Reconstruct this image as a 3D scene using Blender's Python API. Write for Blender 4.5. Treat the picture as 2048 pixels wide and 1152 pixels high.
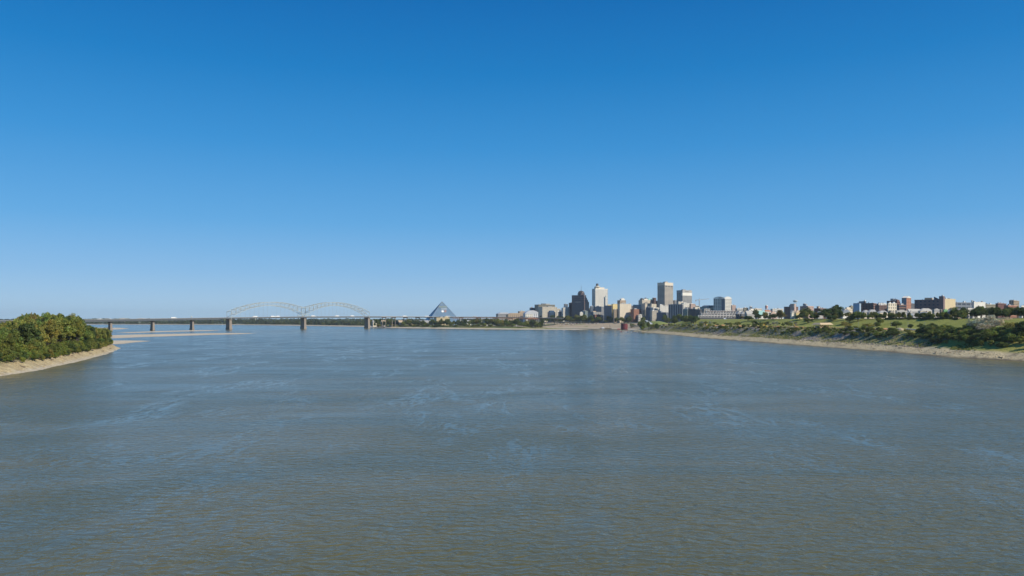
import bpy, math, random
import numpy as np

# ------------------------------------------------------------------ camera
F = 1540.0 / 2048.0            # focal length as a fraction of the picture width
CAM_H = 30.0                   # the photographer stands on a bridge deck
HORIZON = 640.0
scene = bpy.context.scene
for o in list(bpy.data.objects):
    bpy.data.objects.remove(o)
C = scene.collection
cam_data = bpy.data.cameras.new('camera')
cam_data.sensor_width = 36.0
cam_data.lens = 36.0 * F
cam_data.shift_y = (HORIZON - 576.0) / 2048.0
cam_data.clip_start = 1.0
cam_data.clip_end = 120000.0
cam = bpy.data.objects.new('camera', cam_data)
cam.location = (0, 0, CAM_H)
cam.rotation_euler = (math.radians(90), 0, 0)
C.objects.link(cam)
scene.camera = cam

# ------------------------------------------------------------------ sky, sun, exposure
HAZE = 3.0e-5
SUN_EL = math.radians(37)
SUN_AZ = math.radians(122)     # clockwise from +Y: to the right and a little behind
world = bpy.data.worlds.new('World')
scene.world = world
world.use_nodes = True
nt = world.node_tree
nt.nodes.clear()
out = nt.nodes.new('ShaderNodeOutputWorld')
bg = nt.nodes.new('ShaderNodeBackground')
sky = nt.nodes.new('ShaderNodeTexSky')
sky.sky_type = 'NISHITA'
sky.sun_disc = False
sky.sun_elevation = SUN_EL
sky.sun_rotation = SUN_AZ
sky.altitude = 0
sky.air_density = 1.0
sky.dust_density = 0.05
sky.ozone_density = 3.0
# the clear, deep blue sky of the photograph: one even tint by height over the whole dome
tc = nt.nodes.new('ShaderNodeTexCoord')
sep = nt.nodes.new('ShaderNodeSeparateXYZ')
nt.links.new(tc.outputs['Generated'], sep.inputs[0])
ramp = nt.nodes.new('ShaderNodeValToRGB')
SKY_TINT = [(0.0, (0.375, 0.60, 1.07)), (0.021, (0.40, 0.585, 1.00)), (0.058, (0.405, 0.60, 0.955)),
            (0.122, (0.318, 0.64, 0.935)), (0.216, (0.19, 0.68, 1.00)), (0.303, (0.09, 0.66, 1.025)),
            (0.38, (0.062, 0.60, 1.01)), (1.0, (0.062, 0.60, 1.01))]
el = ramp.color_ramp.elements
while len(el) < len(SKY_TINT):
    el.new(0.5)
for e, (p, c) in zip(el, SKY_TINT):
    e.position = p
    e.color = (c[0], c[1], c[2], 1)
nt.links.new(sep.outputs['Z'], ramp.inputs['Fac'])
mul = nt.nodes.new('ShaderNodeMix')
mul.data_type = 'RGBA'
mul.blend_type = 'MULTIPLY'
mul.clamp_result = False
mul.inputs['Factor'].default_value = 1.0
nt.links.new(sky.outputs[0], mul.inputs['A'])
nt.links.new(ramp.outputs[0], mul.inputs['B'])
# averaged with the even gradient of a clear autumn day, so that both ends of the sky stay alike
grad = nt.nodes.new('ShaderNodeValToRGB')
SKY_GRAD = [(0.0, (0.40, 0.60, 0.78)), (0.021, (0.375, 0.58, 0.78)), (0.058, (0.255, 0.495, 0.772)),
            (0.122, (0.125, 0.395, 0.742)), (0.216, (0.047, 0.287, 0.655)), (0.303, (0.015, 0.208, 0.55)),
            (0.38, (0.008, 0.156, 0.468)), (1.0, (0.006, 0.11, 0.36))]
ge = grad.color_ramp.elements
while len(ge) < len(SKY_GRAD):
    ge.new(0.5)
for e, (p, c) in zip(ge, SKY_GRAD):
    e.position = p
    e.color = (c[0], c[1], c[2], 1)
nt.links.new(sep.outputs['Z'], grad.inputs['Fac'])
gs = nt.nodes.new('ShaderNodeVectorMath')
gs.operation = 'SCALE'
gs.inputs['Scale'].default_value = 8.0
nt.links.new(grad.outputs[0], gs.inputs[0])
avg = nt.nodes.new('ShaderNodeMix')
avg.data_type = 'RGBA'
avg.clamp_result = False
avg.inputs['Factor'].default_value = 0.85
nt.links.new(mul.outputs['Result'], avg.inputs['A'])
nt.links.new(gs.outputs[0], avg.inputs['B'])
nt.links.new(avg.outputs['Result'], bg.inputs['Color'])
bg.inputs['Strength'].default_value = 0.125
nt.links.new(bg.outputs[0], out.inputs['Surface'])

sun_data = bpy.data.lights.new('sun', 'SUN')
sun_data.energy = 5.0
sun_data.angle = math.radians(0.5)
sun_data.color = (1.0, 0.93, 0.80)
sun = bpy.data.objects.new('sun', sun_data)
sun.rotation_euler = (math.radians(90) - SUN_EL, 0, -SUN_AZ + math.pi)
sun.location = (800, -400, 900)
C.objects.link(sun)

vs = scene.view_settings
vs.view_transform = 'Standard'
vs.look = 'None'
vs.exposure = 0.0
vs.gamma = 1.0
vs.use_curve_mapping = False


# ------------------------------------------------------------------ helpers
R = math.radians
rnd = random.Random(7)


def U(px):
    return (px - 1024.0) / 1540.0


def at(px, py, Y):
    """world point on the line of sight of a photo pixel at distance Y ahead"""
    return (U(px) * Y, Y, CAM_H + (HORIZON - py) / 1540.0 * Y)


def on_level(px, py, z=0.0):
    """world point where that line of sight meets the level z"""
    Y = (CAM_H - z) * 1540.0 / (py - HORIZON)
    return (U(px) * Y, Y)


def top_z(py, Y):
    return CAM_H + (HORIZON - py) / 1540.0 * Y


class MB:
    def __init__(self):
        self.v = []
        self.f = []

    def quadbox(self, p):
        n = len(self.v)
        self.v += p
        self.f += [(n, n + 3, n + 2, n + 1), (n + 4, n + 5, n + 6, n + 7), (n, n + 1, n + 5, n + 4),
                   (n + 1, n + 2, n + 6, n + 5), (n + 2, n + 3, n + 7, n + 6), (n + 3, n, n + 4, n + 7)]
        return self

    def box(self, x0, x1, y0, y1, z0, z1):
        return self.quadbox([(x0, y0, z0), (x1, y0, z0), (x1, y1, z0), (x0, y1, z0),
                             (x0, y0, z1), (x1, y0, z1), (x1, y1, z1), (x0, y1, z1)])

    def taper(self, x0, x1, y0, y1, z0, z1, ix, iy):
        """box whose top is drawn in by ix, iy on each side"""
        return self.quadbox([(x0, y0, z0), (x1, y0, z0), (x1, y1, z0), (x0, y1, z0),
                             (x0 + ix, y0 + iy, z1), (x1 - ix, y0 + iy, z1), (x1 - ix, y1 - iy, z1), (x0 + ix, y1 - iy, z1)])

    def beam(self, p, q, w, h):
        px, py, pz = p
        qx, qy, qz = q
        d = np.array([qx - px, qy - py, qz - pz], float)
        d /= max(np.linalg.norm(d), 1e-6)
        up = np.array([0, 0, 1.0]) if abs(d[2]) < 0.95 else np.array([0, 1.0, 0])
        s = np.cross(d, up)
        s /= np.linalg.norm(s)
        t = np.cross(s, d)
        pts = []
        for c in (p, q):
            for a, b in ((-1, -1), (1, -1), (1, 1), (-1, 1)):
                pts.append(tuple(np.array(c) + s * a * w / 2 + t * b * h / 2))
        n = len(self.v)
        self.v += pts
        self.f += [(n, n + 1, n + 2, n + 3), (n + 7, n + 6, n + 5, n + 4)]
        for k in range(4):
            k2 = (k + 1) % 4
            self.f.append((n + k, n + 4 + k, n + 4 + k2, n + k2))
        return self

    def frust(self, cx, cy, z0, z1, r0, r1, n=12, sx=1.0, sy=1.0):
        b = len(self.v)
        for z, r in ((z0, r0), (z1, r1)):
            for k in range(n):
                a = 2 * math.pi * k / n
                self.v.append((cx + r * sx * math.cos(a), cy + r * sy * math.sin(a), z))
        for k in range(n):
            k2 = (k + 1) % n
            self.f.append((b + k, b + k2, b + n + k2, b + n + k))
        self.f.append(tuple(b + k for k in range(n - 1, -1, -1)))
        self.f.append(tuple(b + n + k for k in range(n)))
        return self

    def prism(self, poly, axis, a0, a1):
        """extrude a polygon given in the two other axes from a0 to a1 along axis (0=x, 1=y, 2=z)"""
        b = len(self.v)
        n = len(poly)
        for a in (a0, a1):
            for (p, q) in poly:
                self.v.append((a, p, q) if axis == 0 else ((p, a, q) if axis == 1 else (p, q, a)))
        for k in range(n):
            k2 = (k + 1) % n
            self.f.append((b + k, b + k2, b + n + k2, b + n + k))
        self.f.append(tuple(b + k for k in range(n - 1, -1, -1)))
        self.f.append(tuple(b + n + k for k in range(n)))
        return self

    def mesh(self, name, mat=None, smooth=False):
        me = bpy.data.meshes.new(name)
        me.from_pydata(self.v, [], self.f)
        if mat is not None:
            me.materials.append(mat)
        if smooth:
            me.polygons.foreach_set('use_smooth', [True] * len(me.polygons))
        me.update()
        return me

    def build(self, name, mat, parent=None, kind=None, smooth=False, fix=True):
        me = self.mesh(name, mat, smooth)
        if fix:
            import bmesh
            bm = bmesh.new()
            bm.from_mesh(me)
            bmesh.ops.recalc_face_normals(bm, faces=bm.faces)
            bm.to_mesh(me)
            bm.free()
        return link(name, me, parent, kind)


def link(name, me, parent=None, kind=None):
    o = bpy.data.objects.new(name, me)
    C.objects.link(o)
    if parent is not None:
        o.parent = parent
    if kind:
        o['kind'] = kind
    return o


def thing(name, label, cat, loc=(0, 0, 0), rz=0.0, group=None):
    o = bpy.data.objects.new(name, None)
    o.empty_display_size = 1.0
    C.objects.link(o)
    o.location = loc
    o.rotation_euler = (0, 0, rz)
    o['label'] = label
    o['category'] = cat
    if group:
        o['group'] = group
    return o


def copy_tree(o, parent=None):
    c = o.copy()
    C.objects.link(c)
    if parent is not None:
        c.parent = parent
    for ch in KIDS.get(o.name, []):
        k = ch.copy()
        C.objects.link(k)
        k.parent = c
    return c


KIDS = {}

# ------------------------------------------------------------------ materials
MATS = {}


def mat(name, col, rough=0.75, var=0.12, scale=0.15, metal=0.0, bump=0.0, streak=False):
    """plain surface with soft procedural wear"""
    if name in MATS:
        return MATS[name]
    m = bpy.data.materials.new(name)
    m.use_nodes = True
    t = m.node_tree
    b = t.nodes['Principled BSDF']
    b.inputs['Roughness'].default_value = rough
    b.inputs['Metallic'].default_value = metal
    geo = t.nodes.new('ShaderNodeNewGeometry')
    nz = t.nodes.new('ShaderNodeTexNoise')
    nz.inputs['Scale'].default_value = scale
    nz.inputs['Detail'].default_value = 5
    src = geo.outputs['Position']
    if streak:
        mp = t.nodes.new('ShaderNodeMapping')
        mp.inputs['Scale'].default_value = (3.0, 3.0, 0.35)
        t.links.new(src, mp.inputs[0])
        src = mp.outputs[0]
    t.links.new(src, nz.inputs['Vector'])
    mr = t.nodes.new('ShaderNodeMapRange')
    mr.inputs['From Min'].default_value = 0.25
    mr.inputs['From Max'].default_value = 0.75
    mr.inputs['To Min'].default_value = 1.0 - var
    mr.inputs['To Max'].default_value = 1.0 + var
    t.links.new(nz.outputs['Fac'], mr.inputs['Value'])
    mx = t.nodes.new('ShaderNodeMix')
    mx.data_type = 'RGBA'
    mx.blend_type = 'MULTIPLY'
    mx.inputs['Factor'].default_value = 1.0
    mx.inputs['A'].default_value = (col[0], col[1], col[2], 1)
    t.links.new(mr.outputs[0], mx.inputs['B'])
    t.links.new(mx.outputs['Result'], b.inputs['Base Color'])
    if bump > 0:
        bp = t.nodes.new('ShaderNodeBump')
        bp.inputs['Strength'].default_value = bump
        bp.inputs['Distance'].default_value = 0.5
        t.links.new(nz.outputs['Fac'], bp.inputs['Height'])
        t.links.new(bp.outputs[0], b.inputs['Normal'])
    MATS[name] = m
    return m


def glass(name, col=(0.035, 0.05, 0.075), rough=0.12):
    m = mat(name, col, rough, 0.35, 0.12)
    m.node_tree.nodes['Principled BSDF'].inputs['IOR'].default_value = 1.55
    return m


def ground_mat(name, fine=0.6, bump=0.5, rough=0.95, strata=0.0):
    """albedo zones come from the vertex colours of the terrain, broken up by noise"""
    m = bpy.data.materials.new(name)
    m.use_nodes = True
    t = m.node_tree
    b = t.nodes['Principled BSDF']
    b.inputs['Roughness'].default_value = rough
    b.inputs['Specular IOR Level'].default_value = 0.2
    at_ = t.nodes.new('ShaderNodeAttribute')
    at_.attribute_name = 'soil'
    geo = t.nodes.new('ShaderNodeNewGeometry')
    n1 = t.nodes.new('ShaderNodeTexNoise')
    n1.inputs['Scale'].default_value = fine
    n1.inputs['Detail'].default_value = 8
    n1.inputs['Roughness'].default_value = 0.7
    t.links.new(geo.outputs['Position'], n1.inputs['Vector'])
    mr = t.nodes.new('ShaderNodeMapRange')
    mr.inputs['From Min'].default_value = 0.3
    mr.inputs['From Max'].default_value = 0.7
    mr.inputs['To Min'].default_value = 0.62
    mr.inputs['To Max'].default_value = 1.32
    t.links.new(n1.outputs['Fac'], mr.inputs['Value'])
    mx = t.nodes.new('ShaderNodeMix')
    mx.data_type = 'RGBA'
    mx.blend_type = 'MULTIPLY'
    mx.inputs['Factor'].default_value = 1.0
    t.links.new(at_.outputs['Color'], mx.inputs['A'])
    t.links.new(mr.outputs[0], mx.inputs['B'])
    t.links.new(mx.outputs['Result'], b.inputs['Base Color'])
    bp = t.nodes.new('ShaderNodeBump')
    bp.inputs['Strength'].default_value = bump
    bp.inputs['Distance'].default_value = 1.0
    t.links.new(n1.outputs['Fac'], bp.inputs['Height'])
    t.links.new(bp.outputs[0], b.inputs['Normal'])
    return m


# ------------------------------------------------------------------ terrain tools
def lattice(ix, iy, seed):
    h = (ix * 374761393 + iy * 668265263 + seed * 974711) & 0xffffffff
    h = ((h ^ (h >> 13)) * 1274126177) & 0xffffffff
    return ((h ^ (h >> 16)) & 0xffff) / 65535.0


def vnoise(x, y, s, seed=0):
    x = np.asarray(x, float) / s
    y = np.asarray(y, float) / s
    ix = np.floor(x).astype(np.int64)
    iy = np.floor(y).astype(np.int64)
    fx = x - ix
    fy = y - iy
    fx = fx * fx * (3 - 2 * fx)
    fy = fy * fy * (3 - 2 * fy)
    a = lattice(ix, iy, seed)
    b = lattice(ix + 1, iy, seed)
    c = lattice(ix, iy + 1, seed)
    d = lattice(ix + 1, iy + 1, seed)
    return (a * (1 - fx) + b * fx) * (1 - fy) + (c * (1 - fx) + d * fx) * fy


def fnoise(x, y, s, seed=0, n=3):
    t = 0
    a = 1.0
    tot = 0
    for k in range(n):
        t = t + a * vnoise(x, y, s / (2 ** k), seed + 17 * k)
        tot += a
        a *= 0.5
    return t / tot


def sdist(x, y, poly):
    """signed distance to a polygon, positive inside"""
    x = np.asarray(x, float)
    y = np.asarray(y, float)
    best = np.full(x.shape, 1e18)
    inside = np.zeros(x.shape, bool)
    n = len(poly)
    for k in range(n):
        ax, ay = poly[k]
        bx, by = poly[(k + 1) % n]
        dx, dy = bx - ax, by - ay
        t = np.clip(((x - ax) * dx + (y - ay) * dy) / (dx * dx + dy * dy), 0, 1)
        best = np.minimum(best, (x - ax - t * dx) ** 2 + (y - ay - t * dy) ** 2)
        if ay != by:
            c = ((ay > y) != (by > y)) & (x < (bx - ax) * (y - ay) / (by - ay) + ax)
            inside ^= c
    d = np.sqrt(best)
    return np.where(inside, d, -d)


def smooth(a, b, x):
    t = np.clip((np.asarray(x, float) - a) / (b - a), 0, 1)
    return t * t * (3 - 2 * t)


def blend(c0, c1, w):
    w = np.asarray(w)[..., None]
    return c0 * (1 - w) + c1 * w


def field(name, xs, ys, hfun, cfun, material, zmin=-1.5, kind='structure'):
    X, Y = np.meshgrid(xs, ys)
    Z = hfun(X, Y)
    nx, ny = len(xs), len(ys)
    idx = np.arange(nx * ny).reshape(ny, nx)
    q = np.stack([idx[:-1, :-1], idx[:-1, 1:], idx[1:, 1:], idx[1:, :-1]], -1).reshape(-1, 4)
    zf = Z.reshape(-1)
    q = q[(zf[q] > zmin).any(1)]
    used = np.unique(q)
    remap = np.zeros(nx * ny, int)
    remap[used] = np.arange(len(used))
    V = np.stack([X.reshape(-1), Y.reshape(-1), zf], -1)[used]
    me = bpy.data.meshes.new(name)
    me.from_pydata(V.tolist(), [], remap[q].tolist())
    col = cfun(V[:, 0], V[:, 1], V[:, 2])
    ca = me.color_attributes.new('soil', 'FLOAT_COLOR', 'POINT')
    rgba = np.ones((len(V), 4), np.float32)
    rgba[:, :3] = np.clip(col, 0.005, 0.9)
    ca.data.foreach_set('color', rgba.reshape(-1))
    me.polygons.foreach_set('use_smooth', [True] * len(me.polygons))
    me.materials.append(material)
    me.update()
    return link(name, me, None, kind)


def col3(r, g, b, like):
    return np.ones(np.shape(like) + (3,)) * np.array([r, g, b])

# ------------------------------------------------------------------ the river
RIPPLE, CHOP, ROUGH = 0.56, 0.22, 0.08
SILT_A = (0.104, 0.092, 0.026, 1)
SILT_B = (0.138, 0.111, 0.030, 1)
WATER_SPEC = 0.6


def river_material():
    m = bpy.data.materials.new('muddy_river_water')
    m.use_nodes = True
    t = m.node_tree
    b = t.nodes['Principled BSDF']
    b.inputs['IOR'].default_value = 1.33
    b.inputs['Specular IOR Level'].default_value = WATER_SPEC
    N = t.nodes.new
    L = t.links.new
    geo = N('ShaderNodeNewGeometry')

    def noise(sx, sy, detail, rough=0.55, dist=0.0, rot=0.0):
        mp = N('ShaderNodeMapping')
        mp.inputs['Scale'].default_value = (sx, sy, 1)
        mp.inputs['Rotation'].default_value = (0, 0, rot)
        L(geo.outputs['Position'], mp.inputs[0])
        n = N('ShaderNodeTexNoise')
        n.inputs['Scale'].default_value = 1.0
        n.inputs['Detail'].default_value = detail
        n.inputs['Roughness'].default_value = rough
        n.inputs['Distortion'].default_value = dist
        L(mp.outputs[0], n.inputs['Vector'])
        return n.outputs['Fac']

    def mrange(v, a, b_, c, d):
        r = N('ShaderNodeMapRange')
        r.inputs['From Min'].default_value = a
        r.inputs['From Max'].default_value = b_
        r.inputs['To Min'].default_value = c
        r.inputs['To Max'].default_value = d
        L(v, r.inputs['Value'])
        return r.outputs[0]

    def math_(op, a, c):
        n = N('ShaderNodeMath')
        n.operation = op
        for k, s in enumerate((a, c)):
            if isinstance(s, (int, float)):
                n.inputs[k].default_value = s
            else:
                L(s, n.inputs[k])
        return n.outputs[0]

    ripple = noise(0.36, 0.66, 2.5, 0.5, 0.7, 0.15)
    chop = noise(0.13, 0.22, 2.5, 0.5, 0.8, -0.2)
    swell = noise(0.018, 0.03, 2, 0.5, 0.5, 0.1)
    streaks = noise(0.009, 0.028, 5, 0.62, 0.8, 0.0)
    silt = noise(0.007, 0.016, 4, 0.6, 1.2, 0.1)

    def filament(sx, sy, rot, wide):
        """thin winding seams of smooth water drawn out by the current"""
        n = noise(sx, sy, 5, 0.66, 0.5, rot)
        r = math_('ABSOLUTE', math_('SUBTRACT', n, 0.5), 0.0)
        return mrange(r, wide * 0.35, wide, 1.0, 0.0)

    seam = math_('MAXIMUM', filament(0.060, 0.016, 0.35, 0.034), math_('MULTIPLY', filament(0.10, 0.034, -0.25, 0.040), 0.8))
    patchy = mrange(noise(0.030, 0.012, 4, 0.6, 0.6, 0.2), 0.45, 0.58, 0.0, 0.9)
    seam = math_('MULTIPLY', seam, patchy)
    broad = mrange(streaks, 0.40, 0.66, 0.0, 0.62)
    calm = math_('MINIMUM', math_('MAXIMUM', seam, broad), 1.0)
    amp = math_('SUBTRACT', 1.0, math_('MULTIPLY', calm, 0.82))
    xyz = N('ShaderNodeSeparateXYZ')
    L(geo.outputs['Position'], xyz.inputs[0])
    amp = math_('MULTIPLY', amp, mrange(xyz.outputs['Y'], 500.0, 1700.0, 1.0, 0.62))      # the reach above the city lies calmer
    h = math_('ADD', math_('MULTIPLY', math_('SUBTRACT', ripple, 0.5), RIPPLE), math_('MULTIPLY', math_('SUBTRACT', chop, 0.5), CHOP))
    h = math_('MULTIPLY', h, amp)
    h = math_('ADD', h, math_('MULTIPLY', swell, 0.25))
    bp = N('ShaderNodeBump')
    bp.inputs['Strength'].default_value = 1.0
    bp.inputs['Distance'].default_value = 1.0
    L(h, bp.inputs['Height'])
    L(bp.outputs[0], b.inputs['Normal'])
    mx = N('ShaderNodeMix')
    mx.data_type = 'RGBA'
    mx.inputs['A'].default_value = SILT_A
    mx.inputs['B'].default_value = SILT_B
    L(mrange(silt, 0.42, 0.62, 0, 1), mx.inputs['Factor'])
    L(mx.outputs['Result'], b.inputs['Base Color'])
    L(math_('ADD', math_('MULTIPLY', amp, 0.17), ROUGH), b.inputs['Roughness'])
    return m


ys = np.concatenate([np.arange(-400, 600, 100), np.arange(600, 7001, 400)])
xs = np.arange(-6000, 3001, 500)
wb = MB()
for j, y in enumerate(ys):
    for x in xs:
        wb.v.append((float(x), float(y), 0.0))
nx = len(xs)
for j in range(len(ys) - 1):
    for i in range(nx - 1):
        a = j * nx + i
        wb.f.append((a, a + 1, a + nx + 1, a + nx))
river = wb.build('river', river_material(), None, 'structure')

# ------------------------------------------------------------------ land
EAST = [(380, 150), (378, 400), (374, 563), (352, 619), (356, 745), (344, 900), (332, 1074), (316, 1283), (323, 1577),
        (319, 1848), (300, 1925), (312, 1985), (350, 2200), (372, 2500), (365, 2620), (330, 2680), (262, 2740),
        (180, 2800), (100, 2860), (30, 2960), (-20, 3100), (-60, 3500), (-60, 6000), (6000, 6000), (6000, 150)]
WEST = [(-262, 100), (-268, 300), (-274, 412), (-284, 460), (-313, 550), (-355, 671), (-405, 790), (-421, 826), (-440, 838),
        (-480, 850), (-700, 880), (-3000, 900), (-3000, 100)]
ISLE = [(232, 2348), (160, 2352), (88, 2406), (-38, 2470), (-211, 2625), (-309, 2734), (-488, 2961), (-560, 3120),
        (-640, 3400), (-700, 3700), (-260, 3700), (-170, 3100), (-110, 2870), (20, 2690), (150, 2530), (225, 2400), (246, 2362)]
FAR = [(-640, 3380), (-800, 3600), (-1115, 4050), (-1500, 4520), (-1827, 4900), (-2650, 5130), (-5200, 5300), (-30000, 5600),
       (-30000, 40000), (30000, 40000), (30000, 3600), (-300, 3600)]

PK_D = [-40, 0, 14, 24, 34, 46, 56, 100, 112, 150, 165, 400, 4000]
PK_Z = [-4, 0, 3.6, 6.2, 9, 15.5, 18.6, 20, 21.5, 30.5, 31.5, 33, 36]
LD_D = [-40, 0, 20, 100, 120, 180, 300, 4000]
LD_Z = [-4, 0, 2.0, 17, 20, 24, 27, 30]


def east_h(x, y):
    x = np.asarray(x, float)
    y = np.asarray(y, float)
    d = sdist(x, y, EAST)
    d2 = d + (fnoise(x, y, 40, 3) - 0.5) * 6 * smooth(0, 20, d) + (vnoise(x, y, 14, 5) - 0.5) * 4
    w = smooth(2150, 2450, y)
    # the tip by the landing lies lower
    tip = np.exp(-(((x - 330) / 60) ** 2 + ((y - 1960) / 90) ** 2))
    z = np.interp(d2, PK_D, PK_Z) * (1 - w) + np.interp(d2, LD_D, LD_Z) * w
    z = z * (1 - 0.35 * tip)
    z = z + (fnoise(x, y, 9, 11) - 0.5) * 1.3 * smooth(2, 20, d) * (1 - 0.6 * w)
    return z


def east_c(x, y, z):
    d = sdist(x, y, EAST)
    n1 = fnoise(x, y, 30, 21)
    n2 = fnoise(x, y, 8, 22)
    n3 = fnoise(x, y, 120, 23)
    dd = d + (n1 - 0.5) * 12
    sand = blend(col3(.48, .38, .22, x), col3(.62, .51, .31, x), n2)
    sand = blend(sand, col3(.20, .15, .10, x), smooth(.62, .75, n2) * .7)
    c = blend(col3(.15, .12, .08, x), sand, smooth(0.8, 3.5, d + (n2 - .5) * 2))
    grass = blend(col3(.22, .235, .05, x), col3(.37, .31, .085, x), smooth(.42, .7, n1))
    rock = blend(col3(.22, .185, .145, x), col3(.34, .295, .24, x), n2)
    near = 1 - smooth(780, 900, y)
    slope = blend(blend(rock, grass, smooth(.55, .66, n1) * .8), grass, near * smooth(.2, .5, n3 + .1))
    c = blend(c, slope, smooth(19, 24, dd))
    dirt = blend(col3(.40, .20, .085, x), col3(.42, .33, .21, x), smooth(.4, .6, n2))
    terr = blend(dirt, col3(.17, .17, .05, x), smooth(.45, .58, fnoise(x, y, 36, 31)))
    c = blend(c, terr, smooth(54, 58, d))
    lawn = blend(col3(.22, .24, .045, x), col3(.30, .29, .065, x), n1)
    c = blend(c, lawn, smooth(92, 104, dd))
    town = blend(col3(.13, .14, .07, x), col3(.24, .23, .20, x), smooth(.4, .6, n1))
    c = blend(c, town, smooth(160, 185, d))
    w = smooth(2150, 2400, y)
    cob = blend(col3(.46, .36, .23, x), col3(.36, .29, .21, x), n2)
    cob = blend(cob, col3(.52, .46, .36, x), 1 - smooth(8, 26, d))
    cob = blend(cob, col3(.22, .23, .09, x), smooth(.6, .72, n1) * smooth(20, 40, d))
    cob = blend(cob, town, smooth(118, 150, d))
    return blend(c, cob, w)


EARTH = ground_mat('bank_earth', 0.55, 0.55)
xs = np.concatenate([np.arange(290, 520, 3.2), np.arange(520, 700, 9), np.arange(700, 1500, 60)])
ys = np.concatenate([np.arange(440, 1000, 3.2), np.arange(1000, 2200, 5.0)])
field('east_bank', xs, ys, east_h, east_c, EARTH)
xs = np.concatenate([np.arange(-80, 520, 7.0), np.arange(520, 1500, 40), np.arange(1500, 5001, 500)])
ys = np.concatenate([np.arange(2195, 3150, 7.0), np.arange(3150, 3700, 50)])
field('downtown_ground', xs, ys, east_h, east_c, EARTH)
field('upland', np.concatenate([np.arange(1435, 6001, 500)]), np.arange(440, 2301, 150), east_h, east_c, EARTH)


def west_h(x, y):
    d = sdist(x, y, WEST) + (fnoise(x, y, 22, 41) - 0.5) * 3.5
    z = np.interp(d, [-30, 0, 2, 5, 9, 13, 60, 3000], [-3, 0, 1.1, 2.8, 5.0, 6.2, 7.5, 9])
    return z + (fnoise(x, y, 7, 42) - 0.5) * 0.9 * smooth(1, 8, d)


def west_c(x, y, z):
    d = sdist(x, y, WEST)
    n2 = fnoise(x, y, 6, 52)
    strat = 0.5 + 0.5 * np.sin(z * 5.5 + n2 * 4)
    sand = blend(col3(.33, .255, .14, x), col3(.50, .41, .235, x), strat)
    sand = blend(sand, col3(.26, .19, .12, x), smooth(.62, .72, n2) * .6)
    sand = blend(col3(.46, .40, .30, x), sand, smooth(.6, 2, d))
    wood = blend(col3(.10, .095, .035, x), col3(.17, .17, .05, x), n2)
    return blend(sand, wood, smooth(9, 13, d + (fnoise(x, y, 18, 53) - .5) * 8))


field('west_bank', np.arange(-700, -255, 3.0), np.arange(300, 900, 3.0), west_h, west_c, EARTH)


def isle_h(x, y):
    d = sdist(x, y, ISLE) + (fnoise(x, y, 60, 61) - 0.5) * 8
    z = np.interp(d, [-40, 0, 14, 26, 60, 120, 1000], [-3, 0, 1.6, 3.2, 7.5, 10.5, 12])
    tip = smooth(60, -40, x) if False else 1 - 0.45 * smooth(-20, 160, x)
    return z * tip + (fnoise(x, y, 20, 62) - 0.5) * 1.0 * smooth(6, 30, d)


def isle_c(x, y, z):
    d = sdist(x, y, ISLE)
    n1 = fnoise(x, y, 45, 71)
    n2 = fnoise(x, y, 14, 72)
    sand = blend(col3(.46, .37, .25, x), col3(.56, .50, .40, x), n2)
    grass = blend(col3(.10, .135, .03, x), col3(.21, .20, .055, x), smooth(.4, .65, n1))
    c = blend(sand, grass, smooth(24, 34, d + (n1 - .5) * 16))
    dirt = col3(.33, .27, .16, x)
    return blend(c, dirt, smooth(.6, .7, n2) * smooth(60, 80, d) * .7)


field('river_peninsula', np.arange(-760, 260, 8.0), np.arange(2335, 3705, 8.0), isle_h, isle_c, EARTH)


def far_h(x, y):
    d = sdist(x, y, FAR)
    return np.interp(d, [-200, 0, 60, 140, 1500, 30000], [-6, 0, 1.5, 5.0, 8, 16])


def far_c(x, y, z):
    d = sdist(x, y, FAR)
    n1 = fnoise(x, y, 300, 81)
    c = blend(col3(.50, .42, .31, x), col3(.43, .36, .25, x), n1)
    wood = blend(col3(.045, .065, .03, x), col3(.11, .12, .05, x), n1)
    return blend(c, wood, smooth(70, 120, d + (n1 - .5) * 60))


xs = np.concatenate([np.arange(-14000, -6000, 2000), np.arange(-6000, -400, 70), np.arange(-400, 3000, 200), np.arange(3000, 14001, 1000)])
ys = np.concatenate([np.arange(3360, 5700, 60), np.arange(5700, 9000, 400), np.arange(9000, 15001, 1500)])
field('ground', xs, ys, far_h, far_c, EARTH)


def sandbar(outline, zt):
    poly = [on_level(px, py) for px, py in outline]
    x0 = min(p[0] for p in poly) - 10
    x1 = max(p[0] for p in poly) + 10
    y0 = min(p[1] for p in poly) - 10
    y1 = max(p[1] for p in poly) + 10

    def h(x, y):
        d = sdist(x, y, poly) + (fnoise(x, y, 30, 91) - .5) * 8
        return np.interp(d, [-20, 0, 12, 60], [-2, 0, 0.6 * zt, zt])

    def c(x, y, z):
        n = fnoise(x, y, 25, 92)
        s = blend(col3(.52, .42, .29, x), col3(.60, .51, .38, x), n)
        return blend(col3(.36, .29, .20, x), s, smooth(.05, .4, z))
    o = field('sandbar', np.arange(x0, x1, 5.0), np.arange(y0, y1, 6.0), h, c, EARTH, -0.8)
    return o


sandbar([(215, 671), (262, 669.5), (330, 668.3), (400, 667), (460, 666.3), (514, 666.6), (480, 668.3), (440, 669.3), (380, 671), (330, 672.8), (290, 674), (255, 675.5), (215, 677)], 1.0)
sandbar([(232, 665.5), (300, 662.8), (377, 660.8), (446, 660.2), (420, 661.8), (340, 663.6), (260, 666.2)], 0.8)
sandbar([(180, 655.2), (245, 655.8), (260, 657.4), (235, 659), (180, 659)], 0.8)
sandbar([(190, 682), (260, 681.4), (306, 682), (275, 684.7), (245, 687.8), (190, 690)], 1.2)


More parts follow.
